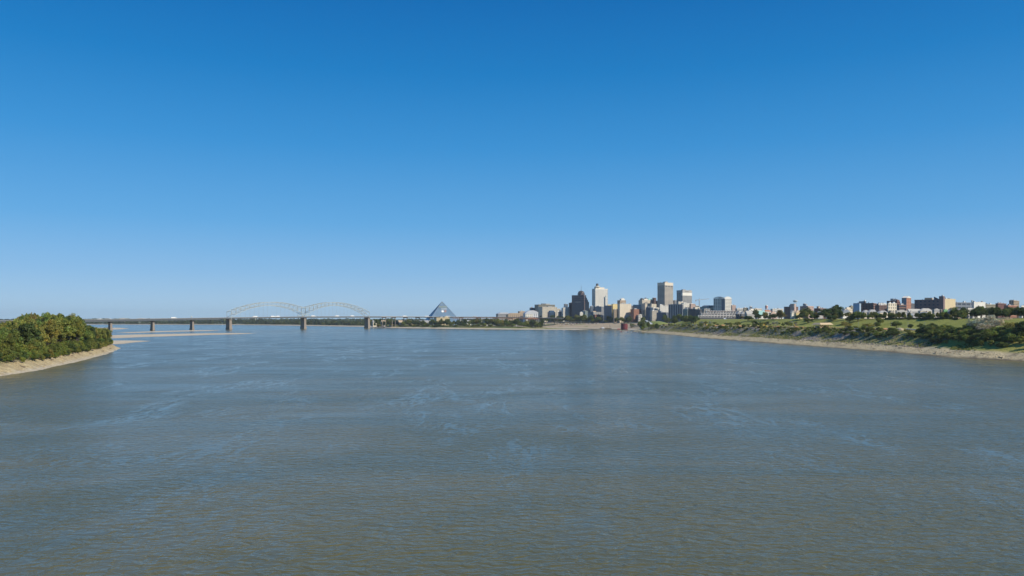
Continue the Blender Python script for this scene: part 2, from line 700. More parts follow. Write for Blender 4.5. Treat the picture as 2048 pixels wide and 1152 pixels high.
def ground_z(x, y):
    if x < -230 and y < 900:
        return float(west_h(np.array([x]), np.array([y]))[0])
    if float(sdist(np.array([x]), np.array([y]), EAST)[0]) > -20:
        return float(east_h(np.array([x]), np.array([y]))[0])
    if y < 3690 and float(sdist(np.array([x]), np.array([y]), ISLE)[0]) > -20:
        return float(isle_h(np.array([x]), np.array([y]))[0])
    return float(far_h(np.array([x]), np.array([y]))[0])

# ------------------------------------------------------------------ the double arch bridge
CONC = mat('weathered_concrete', (.26, .215, .175), .85, .18, .08, streak=True)
CONC_PALE = mat('pale_concrete', (.55, .52, .47), .85, .1, .1)
STEEL = mat('pale_green_steel', (.37, .41, .40), .55, .1, .2)
GIRDER = mat('shadow_toned_girder', (.075, .085, .095), .6, .12, .2)  # shadow on the girder side is put into this dark bluish base colour
ASPHALT = mat('asphalt', (.055, .055, .055), .9, .2, .3)
BX, BY = 0.666, 0.746
PA = (-904.7, 2461.0)          # left main pier
PB = (-539.6, 2870.0)          # right main pier
PM = ((PA[0] + PB[0]) / 2, (PA[1] + PB[1]) / 2)
SPAN = 274.0
BANG = math.atan2(PB[1] - PA[1], PB[0] - PA[0])


def along(px):
    """distance along the bridge, from the middle pier, where a photo column crosses it"""
    u = U(px)
    return (u * PM[1] - PM[0]) / (BX - u * BY)


bridge = thing('arch_bridge', 'long pale steel bridge with two trussed arches on concrete piers across the river', 'bridge', (PM[0], PM[1], 0), BANG)
DX = [-1900, -1100, -707, -450, -274, 0, 274, 330]
DZ = [23.0, 27.0, 30.2, 34.6, 37.4, 41.6, 43.0, 43.0]


def deck_z(x):
    return float(np.interp(x, DX, DZ))


HW = 14.0
road = MB()
girder = MB()
rail = [MB(), MB()]
stations = list(np.linspace(-1750, 330, 53))
for a, b in zip(stations[:-1], stations[1:]):
    za, zb = deck_z(a), deck_z(b)
    road.quadbox([(a, -HW, za - .6), (b, -HW, zb - .6), (b, HW, zb - .6), (a, HW, za - .6), (a, -HW, za), (b, -HW, zb), (b, HW, zb), (a, HW, za)])
    dp = 5.2 if b < -270 else 3.4
    for y in (-HW + .35, -4, 4, HW - .35):
        girder.quadbox([(a, y - .5, za - .6 - dp), (b, y - .5, zb - .6 - dp), (b, y + .5, zb - .6 - dp), (a, y + .5, za - .6 - dp),
                        (a, y - .5, za - .62), (b, y - .5, zb - .62), (b, y + .5, zb - .62), (a, y + .5, za - .62)])
    for k, y in enumerate((-HW, HW - .4)):
        rail[k].quadbox([(a, y - .1, za), (b, y - .1, zb), (b, y + .5, zb), (a, y + .5, za), (a, y - .1, za + .9), (b, y - .1, zb + .9), (b, y + .5, zb + .9), (a, y + .5, za + .9)])
road.build('road_deck', ASPHALT, bridge)
girder.build('girder', GIRDER, bridge)
for r_ in rail:
    r_.build('parapet', mat('grey_parapet', (.30, .30, .29), .8, .1, .2), bridge)


def pier(x, w, thick, top):
    m = MB()
    m.taper(x - thick / 2 - 1, x + thick / 2 + 1, -w / 2 - 1.5, w / 2 + 1.5, -4, 5, .6, .6)
    m.taper(x - thick / 2, x + thick / 2, -w / 2, w / 2, 5, top - 4, .5, 1.0)
    m.box(x - thick / 2 - .5, x + thick / 2 + .5, -w / 2 - .2, w / 2 + .2, top - 4.0, top - .4)
    m.build('pier', CONC, bridge)


for x in (-SPAN, 0.0, SPAN):
    pier(x, 23, 9, deck_z(x) - 3.6)
for px in (220.5, 305, 384):
    x = along(px)
    pier(x, 17, 6, deck_z(x) - 5.0)
for x in (-1130, -1260, -1390, -1520):
    pier(x, 17, 5, deck_z(x) - 5.0)


def arch_pt(t, first, topchord):
    """height of a chord; t runs from the outer end to the middle pier"""
    x = -SPAN + SPAN * t if first else SPAN - SPAN * t
    if first:
        lo, hi = (38.2, 47), (57, 70.5)
        kl, kh = 35.5, 25.5
    else:
        lo, hi = (43.5, 47), (60, 70.5)
        kl, kh = 37.0, 27.5
    if topchord:
        return x, hi[0] * (1 - t) + hi[1] * t + kh * (4 * t * (1 - t)) ** 1.0
    return x, lo[0] * (1 - t) + lo[1] * t + kl * (4 * t * (1 - t)) ** 0.92


NP = 17
for first in (True, False):
    for y in (-HW + .6, HW - .6):
        tc, bc, web, hang = MB(), MB(), MB(), MB()
        for k in range(NP):
            t0, t1 = k / NP, (k + 1) / NP
            a = arch_pt(t0, first, True)
            b = arch_pt(t1, first, True)
            c = arch_pt(t0, first, False)
            d = arch_pt(t1, first, False)
            tc.beam((a[0], y, a[1]), (b[0], y, b[1]), 1.3, 1.45)
            bc.beam((c[0], y, c[1]), (d[0], y, d[1]), 1.3, 1.45)
            web.beam((a[0], y, a[1]), (c[0], y, c[1]), .95, 1.0)
            if k % 2 == 0:
                web.beam((a[0], y, a[1]), (d[0], y, d[1]), .7, .75)
            else:
                web.beam((c[0], y, c[1]), (b[0], y, b[1]), .7, .75)
            if 1 < k < NP - 1:
                hang.beam((c[0], y, c[1]), (c[0], y, deck_z(c[0]) + 1), .14, .14)
        web.beam((b[0], y, b[1]), (d[0], y, d[1]), 1.0, 1.2)
        rib = tc.build('arch_truss', STEEL, bridge)
        bc.build('lower_chord', STEEL, rib)
        web.build('web_bracing', STEEL, rib, 'stuff')
        hang.build('hangers', STEEL, rib, 'stuff')
    br = MB()
    for k in range(NP + 1):
        a = arch_pt(k / NP, first, True)
        c = arch_pt(k / NP, first, False)
        if k == NP and not first:
            continue
        br.beam((a[0], -HW + .6, a[1]), (a[0], HW - .6, a[1]), .8, .9)
        if c[1] > deck_z(c[0]) + 8:
            br.beam((c[0], -HW + .6, c[1]), (c[0], HW - .6, c[1]), .7, .8)
    br.build('sway_bracing', STEEL, bridge, 'stuff')
for y in (-HW + .6, HW - .6):
    m = MB()
    for s in (-1, 1):
        m.beam((s * 13.7, y, 47.5 if True else 0), (0, y, deck_z(0) - 2), 1.4, 1.8)
        m.beam((s * 13.7, y, 49.6), (s * 13.7, y, deck_z(s * 13.7)), 1.0, 1.0)
    m.build('pier_strut', STEEL, bridge)
for s, z in ((-SPAN, 38.2), (SPAN, 43.5)):
    for y in (-HW + .6, HW - .6):
        MB().beam((s, y, z), (s, y, deck_z(s) - 5), 1.6, 1.8).build('bearing_post', STEEL, bridge)

# ------------------------------------------------------------------ viaducts on the far shore
VIA = [(PB[0] + BX * 56, PB[1] + BY * 56, 43.0), (-450, 2960, 43.0), (-380, 2996, 42.6), (-300, 3014, 42.2), (-200, 3014, 42.0), (-90, 2994, 41.4), (10, 2962, 40.4), (110, 2925, 38.8), (190, 2890, 36.5)]
via = thing('approach_viaduct', 'concrete approach viaduct passing in front of the glass pyramid', 'viaduct', (0, 0, 0))
dk, pp, gd = MB(), MB(), MB()
for a, b in zip(VIA[:-1], VIA[1:]):
    dk.beam((a[0], a[1], a[2] - .4), (b[0], b[1], b[2] - .4), 22, .8)
    for off in (-11, 11):
        n = np.array([-(b[1] - a[1]), b[0] - a[0]])
        n = n / np.linalg.norm(n) * off
        pp.beam((a[0] + n[0], a[1] + n[1], a[2] + .5), (b[0] + n[0], b[1] + n[1], b[2] + .5), .4, 1.1)
        n = n * .8
        gd.beam((a[0] + n[0], a[1] + n[1], a[2] - 1.9), (b[0] + n[0], b[1] + n[1], b[2] - 1.9), .8, 2.2)
dk.build('road_deck', ASPHALT, via)
pp.build('parapet', CONC_PALE, via)
gd.build('girder', CONC, via)
for k in range(13):
    f = (k + .5) / 13 * (len(VIA) - 1)
    i = int(f)
    w = f - i
    x, y, z = [VIA[i][j] * (1 - w) + VIA[i + 1][j] * w for j in range(3)]
    m = MB()
    m.box(x - 9, x + 9, y - 1.3, y + 1.3, z - 5, z - 3.0)
    for s in (-6, 6):
        m.frust(x + s, y, 2, z - 4.8, 1.2, 1.2, 8)
    m.build('pier_bent', CONC, via)

mono = thing('footbridge', 'rust brown truss footbridge on tall concrete legs leading to the landing', 'footbridge', (0, 0, 0))
RUST = mat('rust_brown_paint', (.20, .10, .055), .7, .15, .3)
A, B = at(905, 636, 2800), at(1052, 636.5, 2905)
m = MB()
for off in (-3, 3):
    for dz in (-2.2, 2.2):
        m.beam((A[0], A[1] + off, 37 + dz), (B[0], B[1] + off, 36.5 + dz), .8, .9)
    for k in range(44):
        t0, t1 = k / 44, (k + 1) / 44
        x0, x1 = A[0] * (1 - t0) + B[0] * t0, A[0] * (1 - t1) + B[0] * t1
        y0, y1 = A[1] * (1 - t0) + B[1] * t0 + off, A[1] * (1 - t1) + B[1] * t1 + off
        s = 1 if k % 2 else -1
        m.beam((x0, y0, 36.8 - 2.2 * s), (x1, y1, 36.8 + 2.2 * s), .45, .5)
m.build('truss', RUST, mono)
MB().beam((A[0], A[1], 34.4), (B[0], B[1], 33.9), 6, .5).build('walkway', CONC, mono)
for px in (921, 962, 985, 1010, 1033):
    t = (px - 905) / 147
    x, y = A[0] * (1 - t) + B[0] * t, A[1] * (1 - t) + B[1] * t
    g = 2.0
    m = MB()
    for s in (-3, 3):
        m.box(x - 1.4, x + 1.4, y + s - 1.2, y + s + 1.2, g, 32.5)
    m.box(x - 1.8, x + 1.8, y - 4.6, y + 4.6, 32.3, 34.0)
    m.build('leg', CONC_PALE, mono)

# ------------------------------------------------------------------ trucks and cars on the bridge
WHITE = mat('white_vehicle_paint', (.80, .80, .78), .4, .04, .5)
TYRE = mat('tyre_rubber', (.02, .02, .02), .9, .1, 1)
GLASS = glass('dark_window_glass')


def truck_parts(root, trailer, cab):
    m = MB()
    m.box(-8, 5.2, -1.3, 1.3, 1.2, 4.1)
    m.box(-7.9, 5.1, -1.25, 1.25, 1.0, 1.19)
    out = [m.build('trailer', trailer, root)]
    m = MB()
    m.quadbox([(5.6, -1.2, .7), (9.4, -1.2, .7), (9.4, 1.2, .7), (5.6, 1.2, .7), (5.6, -1.2, 3.6), (7.5, -1.2, 3.6), (7.5, 1.2, 3.6), (5.6, 1.2, 3.6)])
    m.box(7.6, 9.5, -1.1, 1.1, .7, 1.9)
    out.append(m.build('cab', cab, root))
    m = MB()
    m.quadbox([(8.02, -1.0, 2.0), (8.12, -1.0, 2.0), (8.12, 1.0, 2.0), (8.02, 1.0, 2.0), (7.6, -1.0, 3.2), (7.7, -1.0, 3.2), (7.7, 1.0, 3.2), (7.6, 1.0, 3.2)])
    out.append(m.build('windscreen', GLASS, root))
    for x in (-7, -5.6, 6.0, 8.7):
        for y in (-1.05, 1.05):
            w = MB()
            b = len(w.v)
            for yy in (y - .2, y + .2):
                for k in range(10):
                    a = 2 * math.pi * k / 10
                    w.v.append((x + .5 * math.cos(a), yy, .5 + .5 * math.sin(a)))
            for k in range(10):
                k2 = (k + 1) % 10
                w.f.append((b + k, b + k2, b + 10 + k2, b + 10 + k))
            w.f.append(tuple(range(b, b + 10)))
            w.f.append(tuple(range(b + 19, b + 9, -1)))
            out.append(w.build('wheel', TYRE, root))
    return out


TAN = mat('tan_vehicle_paint', (.62, .52, .33), .5, .05, .5)
TRUCKS = [(345, 'white semi truck between the second and third bridge piers from the left', WHITE, -1),
          (512, 'white semi truck under the rising half of the left arch', WHITE, 1), (543, 'white semi truck under the crown of the left arch', WHITE, -1),
          (557, 'white semi truck just right of the crown of the left arch', WHITE, 1), (624, 'white semi truck just right of the middle bridge pier', WHITE, -1),
          (676, 'white semi truck under the crown of the right arch', WHITE, 1), (702, 'white semi truck near the right end of the right arch', WHITE, -1)]
proto = None
for px, label, paint, lane in TRUCKS:
    x = along(px)
    y = 6.5 * lane
    lx = PM[0] + x * math.cos(BANG) - y * math.sin(BANG)
    ly = PM[1] + x * math.sin(BANG) + y * math.cos(BANG)
    g = 'semi trucks crossing the bridge'
    root = thing('semi_truck', label, 'truck', (lx, ly, deck_z(x) + .01), BANG + (math.pi if lane > 0 else 0), g)
    truck_parts(root, paint, WHITE)
for k, (vi, w, lab) in enumerate([(1, .5, 'white semi truck on the viaduct left of the pyramid near the arch bridge'), (2, .6, 'white semi truck on the viaduct well left of the pyramid'),
                                  (3, .5, 'white semi truck on the viaduct just left of the pyramid'), (4, .5, 'white semi truck on the viaduct in front of the pyramid')]):
    a, b = VIA[vi], VIA[vi + 1]
    root = thing('semi_truck', lab, 'truck', (a[0] * (1 - w) + b[0] * w, a[1] * (1 - w) + b[1] * w - 4, a[2] * (1 - w) + b[2] * w + .05), math.atan2(b[1] - a[1], b[0] - a[0]), 'semi trucks on the viaduct')
    truck_parts(root, WHITE, WHITE)

# ------------------------------------------------------------------ pyramid
pyr_y = 3190.0
pz = top_z(603, pyr_y)
pyr = thing('pyramid', 'huge blue grey steel pyramid with an emblem on its sunlit face', 'building', (U(884) * pyr_y, pyr_y, 8), 0)
H_ = pz - 8
corners = [(-56, -96), (96, -56), (56, 96), (-96, 56)]
PYR_M = mat('brushed_steel_panels', (.20, .31, .40), .30, .16, .04, metal=.35)
PYR_TOP = glass('apex_glass', (.20, .27, .30), .2)
SEAM = mat('panel_seam_metal', (.30, .33, .36), .5, .05, .3, metal=.4)


def pyr_pt(k, t, f):
    a, b = corners[k], corners[(k + 1) % 4]
    x, y = a[0] * (1 - f) + b[0] * f, a[1] * (1 - f) + b[1] * f
    return (x * (1 - t), y * (1 - t), H_ * t)


for k in range(4):
    m = MB()
    m.v = [pyr_pt(k, 0, 0), pyr_pt(k, 0, 1), pyr_pt(k, .9, 1), pyr_pt(k, .9, 0)]
    m.f = [(0, 1, 2, 3)]
    fc = m.build('face', PYR_M, pyr)
    s = MB()
    for j in range(1, 18):
        t = j / 20
        s.beam(pyr_pt(k, t, 0), pyr_pt(k, t, 1), .35, .35)
    for j in range(1, 16):
        f = j / 16
        s.beam(pyr_pt(k, 0, f), (pyr_pt(k, .88, .5 + (f - .5))), .3, .3)
    s.build('panel_seams', SEAM, fc, 'stuff')
    MB().beam(pyr_pt(k, 0, 0), pyr_pt(k, 1, 0), 1.2, 1.2).build('edge_trim', SEAM, pyr)
m = MB()
m.v = [pyr_pt(k, .9, 0) for k in range(4)] + [(0, 0, H_)]
m.f = [(0, 1, 4), (1, 2, 4), (2, 3, 4), (3, 0, 4), (3, 2, 1, 0)]
m.build('apex_cap', PYR_TOP, pyr)
# emblem on the face between corners 0 and 1
n_ = np.cross(np.array(pyr_pt(0, 0, 1)) - np.array(pyr_pt(0, 0, 0)), np.array((0, 0, H_)) - np.array(pyr_pt(0, 0, 0)))
n_ = n_ / np.linalg.norm(n_)
ex = np.array(pyr_pt(0, 0, 1)) - np.array(pyr_pt(0, 0, 0))
ex = ex / np.linalg.norm(ex)
ey = np.cross(n_, ex)
o_ = np.array(pyr_pt(0, .0, .5))
SL = float(np.linalg.norm(np.array((0, 0, H_)) - o_))


def on_face(a, b, lift):
    return tuple(o_ + ex * a + ey * b * SL + n_ * lift)


def emblem(shape, name, material, parent, lift):
    m = MB()
    n = len(shape)
    m.v = [on_face(a, b, lift) for a, b in shape] + [on_face(a, b, lift - .5) for a, b in shape]
    m.f = [tuple(range(n)), tuple(range(2 * n - 1, n - 1, -1))] + [(k, (k + 1) % n, n + (k + 1) % n, n + k) for k in range(n)]
    return m.build(name, material, parent)


SIGN_W = mat('emblem_white', (.78, .78, .74), .6, .05, .3)
SIGN_Y = mat('emblem_yellow_green', (.50, .52, .28), .6, .05, .3)
SIGN_R = mat('emblem_brown_red', (.34, .20, .17), .6, .05, .3)
disc = [(-3 + 5.5 * math.cos(a), .58 + 5.5 * math.sin(a) / SL) for a in np.linspace(0, 2 * math.pi, 24, endpoint=False)]
emblem(disc, 'emblem_disc', SIGN_W, pyr, .9)


def lettering(text, size, a, b, material):
    cu = bpy.data.curves.new('lettering', 'FONT')
    cu.body = text
    cu.size = size
    cu.align_x = 'CENTER'
    cu.extrude = .3
    tmp = bpy.data.objects.new('lettering_curve', cu)
    me = bpy.data.meshes.new_from_object(tmp)
    bpy.data.objects.remove(tmp)
    for v in me.vertices:
        x, y, z = v.co
        v.co = tuple(o_ + ex * (a + x) + ey * (b * SL + y) + n_ * (.8 + z))
    me.materials.append(material)
    return link('lettering', me, pyr)


lettering('BASS PRO', 7.5, 1, .745, SIGN_Y)
lettering('SHOPS', 8, 4, .655, SIGN_W)
emblem([(4, .53), (12, .55), (13, .62), (5, .63)], 'emblem_fish', SIGN_R, pyr, .9)

# ------------------------------------------------------------------ buildings
WALLS = {
    'cream': (.70, .61, .46), 'white': (.71, .67, .58), 'beige': (.66, .57, .44), 'sand': (.62, .50, .30), 'tan': (.45, .34, .23),
    'brick': (.30, .125, .08), 'dark_brick': (.16, .075, .06), 'brown': (.20, .125, .10), 'plum': (.21, .145, .135), 'grey': (.30, .30, .30),
    'pale_grey': (.38, .365, .335), 'slate': (.17, .19, .215), 'blue_glass': (.05, .09, .15), 'sage': (.34, .40, .35), 'yellow': (.68, .54, .25),
    'orange_brick': (.36, .17, .105), 'pinkish': (.50, .36, .29), 'olive': (.28, .25, .17), 'green': (.12, .38, .11), 'bluish': (.35, .45, .55),
    'charcoal': (.055, .055, .06), 'teal': (.27, .46, .43), 'silver': (.62, .63, .64), 'rust': (.24, .12, .07), 'dkgrey': (.10, .10, .105)}


def wall(c):
    return mat(c + '_masonry', WALLS[c], .8, .10, .07, streak=True)


GL_DARK = glass('tinted_glass', (.055, .065, .085), .15)
GL_BLUE = glass('blue_glass', (.035, .065, .11), .08)
GL_MID = glass('grey_glass', (.13, .135, .14), .2)
GLS = {'dark': GL_DARK, 'blue': GL_BLUE, 'mid': GL_MID}
ROOF = mat('roof_gravel', (.24, .23, .21), .95, .2, .2)
ROOF_W = mat('white_roof_membrane', (.66, .66, .64), .9, .1, .2)


def solve(px0, pxc, px1, Yc, th):
    uc, u0, u1 = U(pxc), U(px0), U(px1)
    Xc = uc * Yc
    w = (u1 * Yc - Xc) / (math.cos(th) - u1 * math.sin(th))
    d = (Xc - u0 * Yc) / (math.sin(th) + u0 * math.cos(th))
    return Xc, max(w, 1.5), max(d, 1.5)


def box_facade(root, x0, x1, y0, y1, z0, z1, wcol, gl='dark', floor=3.9, col=4.5, band=.45, pier=.35, cap=1.6, base=0.0, tag=''):
    """glass core behind projecting floor bands and piers"""
    W = wall(wcol)
    m = MB()
    n = max(1, int(round((z1 - z0 - cap - base) / floor)))
    fh = (z1 - z0 - cap - base) / n
    e = .45
    if band > 0:
        for k in range(n):
            z = z0 + base + k * fh
            m.box(x0, x1, y0, y1, z, z + fh * band)
    if base > 0:
        m.box(x0 - .05, x1 + .05, y0 - .05, y1 + .05, z0, z0 + base - .01)
    m.box(x0 - .08, x1 + .08, y0 - .08, y1 + .08, z1 - cap, z1)
    if pier > 0:
        for (a0, a1, axis) in ((x0, x1, 0), (y0, y1, 1)):
            nc = max(1, int(round((a1 - a0) / col)))
            cw = (a1 - a0) / nc
            hw = cw * pier / 2
            for k in range(nc + 1):
                c = a0 + k * cw
                lo, hi = max(a0 + .06, c - hw), min(a1 - .06, c + hw)
                if axis == 0:
                    m.box(lo, hi, y0 + .06, y0 + e + .2, z0 + base + .02, z1 - cap - .02)
                    m.box(lo, hi, y1 - e - .2, y1 - .06, z0 + base + .02, z1 - cap - .02)
                else:
                    m.box(x0 + .06, x0 + e + .2, lo, hi, z0 + base + .02, z1 - cap - .02)
                    m.box(x1 - e - .2, x1 - .06, lo, hi, z0 + base + .02, z1 - cap - .02)
    w = m.build('wall', W, root, None, fix=False)
    MB().box(x0 + e, x1 - e, y0 + e, y1 - e, z0 + .1, z1 - cap + .2).build('window_glass', GLS[gl], root, fix=False)
    return w


def roof_kit(root, w, d, z, seed, n=4, big=True):
    """roof slab, lift house and a few plant boxes"""
    q = random.Random(seed)
    MB().box(.9, w - .9, .9, d - .9, z - .5, z + .06).build('roof', ROOF, root, fix=False)
    if big and w > 14 and d > 10:
        a, b = w * q.uniform(.2, .5), d * q.uniform(.3, .6)
        MB().box(a, a + w * .28, b, b + d * .3, z + .05, z + q.uniform(3, 4.6)).build('lift_house', wall(q.choice(['pale_grey', 'grey', 'tan'])), root, fix=False)
    for k in range(n):
        s = q.uniform(1.0, 2.4)
        a, b = q.uniform(1.5, max(1.6, w - 4)), q.uniform(1.5, max(1.6, d - 4))
        m = MB()
        m.box(a, a + s * 1.3, b, b + s, z + .05, z + s * .8)
        m.box(a + .2, a + s * 1.1, b + .2, b + s * .8, z + s * .8 + .01, z + s * .8 + .3)
        m.build('roof_unit', ROOF_W if k % 2 else wall('grey'), root, fix=False)


BCOUNT = [0]


def building(label, px, ytop, Y, wcol, gl='dark', th=30, name='building', zb=None, maxd=70, roof=True, cat='building', **kw):
    px0, pxc, px1 = px
    Xc, w, d = solve(px0, pxc, px1, Y, R(th))
    d = min(d, maxd)
    if zb is None:
        zb = min(ground_z(Xc, Y), ground_z(Xc + w * .8, Y + w * .4)) - 3
    z1 = top_z(ytop, Y) - zb
    root = thing(name, label, cat, (Xc, Y, zb), R(th))
    box_facade(root, 0, w, 0, d, 0, z1, wcol, gl, **kw)
    BCOUNT[0] += 1
    if roof:
        roof_kit(root, w, d, z1, BCOUNT[0] * 7 + 1)
    return root, w, d, z1


PUNCH = dict(band=.50, pier=.50, floor=3.6, col=3.6)
GRID = dict(band=.34, pier=.30, floor=3.6, col=4.0)
BANDS = dict(band=.48, pier=0.0, floor=3.9)
FINS = dict(band=.0, pier=.42, col=5.0)
BLANK = dict(band=1.0, pier=0.0, floor=5)

# north end, left to right -------------------------------------------------
building('low dark grey office block at the left end of the downtown skyline', (1059, 1062, 1071), 615.5, 3260, 'slate', **BANDS)
r_, w, d, z = building('wide grey tan office slab standing behind the pale gridded hotel', (1069, 1077, 1110), 609, 3230, 'olive', **BANDS)
MB().box(w * .3, w * .5, d * .2, d * .6, z, z + 4.5).build('plant_room', wall('dkgrey'), r_)
building('pale gridded hotel block left of the plum stepped tower', (1076.5, 1084.5, 1114), 613.8, 3130, 'cream', gl='mid', band=.36, pier=.34, floor=4.4, col=5.4)
r_, w, d, z = building('low dark blue glass pavilion in front of the gridded hotel', (1095, 1099, 1111), 624, 3060, 'blue_glass', gl='blue', band=.2, pier=.0, floor=4)
MB().taper(w * .1, w * .9, d * .1, d * .9, z, z + 6, 3, 3).build('upper_storey', GL_BLUE, r_)

# convention hall with silver vaulted roofs
def hall(label, px, ytop, yeave, Y, wcol, roofc, th=20, arch=True):
    px0, pxc, px1 = px
    Xc, w, d = solve(px0, pxc, px1, Y, R(th))
    d = min(d, 70)
    zb = max(4, ground_z(Xc + w / 2, Y + 15) - 6)
    root = thing('hall', label, 'hall', (Xc, Y, zb), R(th))
    ze = top_z(yeave, Y) - zb
    zt = top_z(ytop, Y) - zb
    box_facade(root, 0, w, 0, d, 0, ze, wcol, 'dark', floor=6, col=9, band=.6, pier=.5, cap=2)
    if arch:
        n = 14
        poly = [(w * k / n, ze + (zt - ze) * math.sin(math.pi * k / n) ** .8 + .05) for k in range(n + 1)]
    else:
        poly = [(-.8, ze + .05), (w + .8, ze + .05), (w * .75, zt), (w * .25, zt)]
    MB().prism(poly, 1, -.6, d + .6).build('roof', roofc, root)
    return root


SILVER = mat('silver_standing_seam_roof', (.55, .56, .58), .45, .06, .1, metal=.2)
TANR = mat('tan_roof', (.42, .32, .22), .8, .12, .1)
hall('long low hall with a flat grey roof at the left edge of downtown', (992, 996, 1020), 625, 627.5, 3330, 'grey', SILVER, arch=False)
hall('long tan roofed hall beside the viaduct right of the pyramid', (1012, 1016, 1046), 626, 629, 3280, 'tan', TANR, arch=False)
hall('hall under a silver vaulted roof left of the gridded hotel', (1046, 1050, 1079), 620.5, 627, 3200, 'silver', SILVER)
hall('low white walled hall below the silver vaulted roof', (1049, 1051, 1066), 627.3, 628.2, 3090, 'white', ROOF_W, arch=False)
# hip roofed station at the landing end of the footbridge
sx, sy, sz = at(1052, 640, 2890)
st = thing('station', 'brown hip roofed open station on concrete columns at the end of the footbridge', 'station', (sx, sy, 12), R(8))
MB().box(0, 50, 0, 22, 14, 16).build('floor_slab', CONC, st)
for k in range(7):
    for y in (1.5, 20.5):
        m = MB()
        m.box(2 + k * 7.6 - .7, 2 + k * 7.6 + .7, y - .7, y + .7, -4, 14)
        m.box(2 + k * 7.6 - .5, 2 + k * 7.6 + .5, y - .5, y + .5, 16, 20.5)
        m.build('column', CONC_PALE, st)
MB().taper(-2, 52, -2, 24, 20.5, 28, 16, 12).build('roof', RUST, st)
MB().box(8, 42, 6, 16, 16, 20.3).build('cabin', GL_DARK, st)

building('small white block seen between the gridded hotel and the plum tower', (1114, 1115, 1125), 621.5, 3180, 'white', **BLANK)
r_, w, d, z = building('white office block with an arched middle bay left of the plum tower', (1123, 1126, 1139), 615.5, 3040, 'white', band=.3, pier=.55, floor=3.8, col=5)
n = 10
MB().prism([(w * .3 + w * .4 * k / n, z + 6 * math.sin(math.pi * k / n)) for k in range(n + 1)], 1, .5, d * .6).build('arched_gable', wall('white'), r_)
building('narrow dark tower block rising behind the white arched office', (1127.5, 1129, 1136), 608, 3170, 'slate', **BANDS)

# plum stepped tower with dome and spire
Y = 3000
th = 54
Xc, w, d = solve(1143.5, 1168.5, 1178, Y, R(th))
zb = 18
tw = thing('domed_tower', 'plum coloured stepped office tower with a small dome and spire', 'tower', (Xc, Y, zb), R(th))
zt = [top_z(y, Y) - zb for y in (603.5, 599, 595, 590)]
box_facade(tw, 0, w, 0, d, 0, zt[0], 'plum', 'dark', floor=3.9, band=.40, pier=.16, col=6, cap=2)
ins = w / 5.0
for k in range(1, 4):
    box_facade(tw, ins * .0, w - ins * k, 0.02 * k, d, zt[k - 1] + .02, zt[k], 'plum', 'dark', floor=3.9, band=.42, pier=.16, col=6, cap=1.5)
    MB().box(w - ins * k + .1, w - ins * (k - 1) - .6, .8, d - .8, zt[k - 1] - .2, zt[k - 1] + .05).build('roof_terrace', ROOF, tw)
MB().box(1, w - ins * 3 - 1, 1, d - 1, zt[3] - .3, zt[3] + .06).build('roof', ROOF, tw)
lit = wall('pinkish')
MB().box(.3, w - .3, -.5, -.02, zt[0] * .02, zt[0] - 3).build('facade_panel', wall('brown'), tw)
m = MB()
nf = 24
for k in range(nf):
    z0 = 4 + k * (zt[0] - 9) / nf
    m.box(1.2, w - 1.2, -.62, -.52, z0, z0 + (zt[0] - 9) / nf * .5)
m.build('window_bands', GL_MID, tw, 'stuff')
cx, cy = w * .42 - ins * .3, d * .38
R0 = 12.3
dome = MB().frust(cx, cy, zt[3], zt[3] + 9.5, R0, R0, 8).build('drum', wall('plum'), tw)
m = MB()
for k in range(8):
    a = 2 * math.pi * (k + .5) / 8
    m.box(cx + R0 * .95 * math.cos(a) - 2.2, cx + R0 * .95 * math.cos(a) + 2.2, cy + R0 * .95 * math.sin(a) - 2.2, cy + R0 * .95 * math.sin(a) + 2.2, zt[3] + 2, zt[3] + 7)
m.build('drum_windows', GL_DARK, tw, 'stuff')
m = MB()
for k in range(5):
    a0, a1 = math.pi / 2 * k / 5, math.pi / 2 * (k + 1) / 5
    m.frust(cx, cy, zt[3] + 9.5 + 8 * math.sin(a0), zt[3] + 9.5 + 8 * math.sin(a1), (R0 + .8) * math.cos(a0), max(.6, (R0 + .8) * math.cos(a1)), 8)
m.build('dome', mat('dark_copper_roof', (.10, .085, .08), .5, .15, .2, metal=.3), tw)
MB().frust(cx, cy, zt[3] + 17, zt[3] + 41, .8, .2, 6).build('spire', wall('dkgrey'), tw)
m = MB()
for k in range(10):
    m.box(-.55, -.1, 16 + k * 2.5, 17.8 + k * 2.5, zt[0] - 2.0 + .3, zt[0] + .0)
m.build('sign_lettering', wall('cream'), tw, 'stuff')
building('lower plum brown wing at the left foot of the domed tower', (1137.5, 1139, 1146), 605.5, 3055, 'plum', **BANDS)

# white slab tower with drum on its roof
r_, w, d, z = building('tall cream slab tower with a revolving drum on its roof', (1184, 1190.6, 1215.6), 577.2, 2980, 'white', name='slab_tower', cat='tower', th=27, zb=18, gl='mid', band=.52, pier=.46, floor=3.5, col=3.4, cap=4, roof=False)
MB().box(1, w - 1, 1, d - 1, z - .3, z + .05).build('roof', ROOF_W, r_)
MB().box(w * .12, w * .78, d * .2, d * .8, z + .06, z + 5.5).build('penthouse', wall('cream'), r_)
m = MB().frust(w * .27, d * .45, z + 5.6, z + 8.2, 10.5, 11.5, 20)
m.frust(w * .27, d * .45, z + 8.2, z + 11, 8.5, 6, 20)
m.build('restaurant_disc', wall('cream'), r_)
MB().frust(w * .27, d * .45, z + 11, z + 19, 5, 5, 14).build('drum', wall('dkgrey'), r_)
m = MB()
for k in range(5):
    m.frust(w * .27 + (k - 2) * 2, d * .45, z + 19, z + 21.5, .5, .5, 6)
m.build('rooftop_vents', wall('dkgrey'), r_, 'stuff')
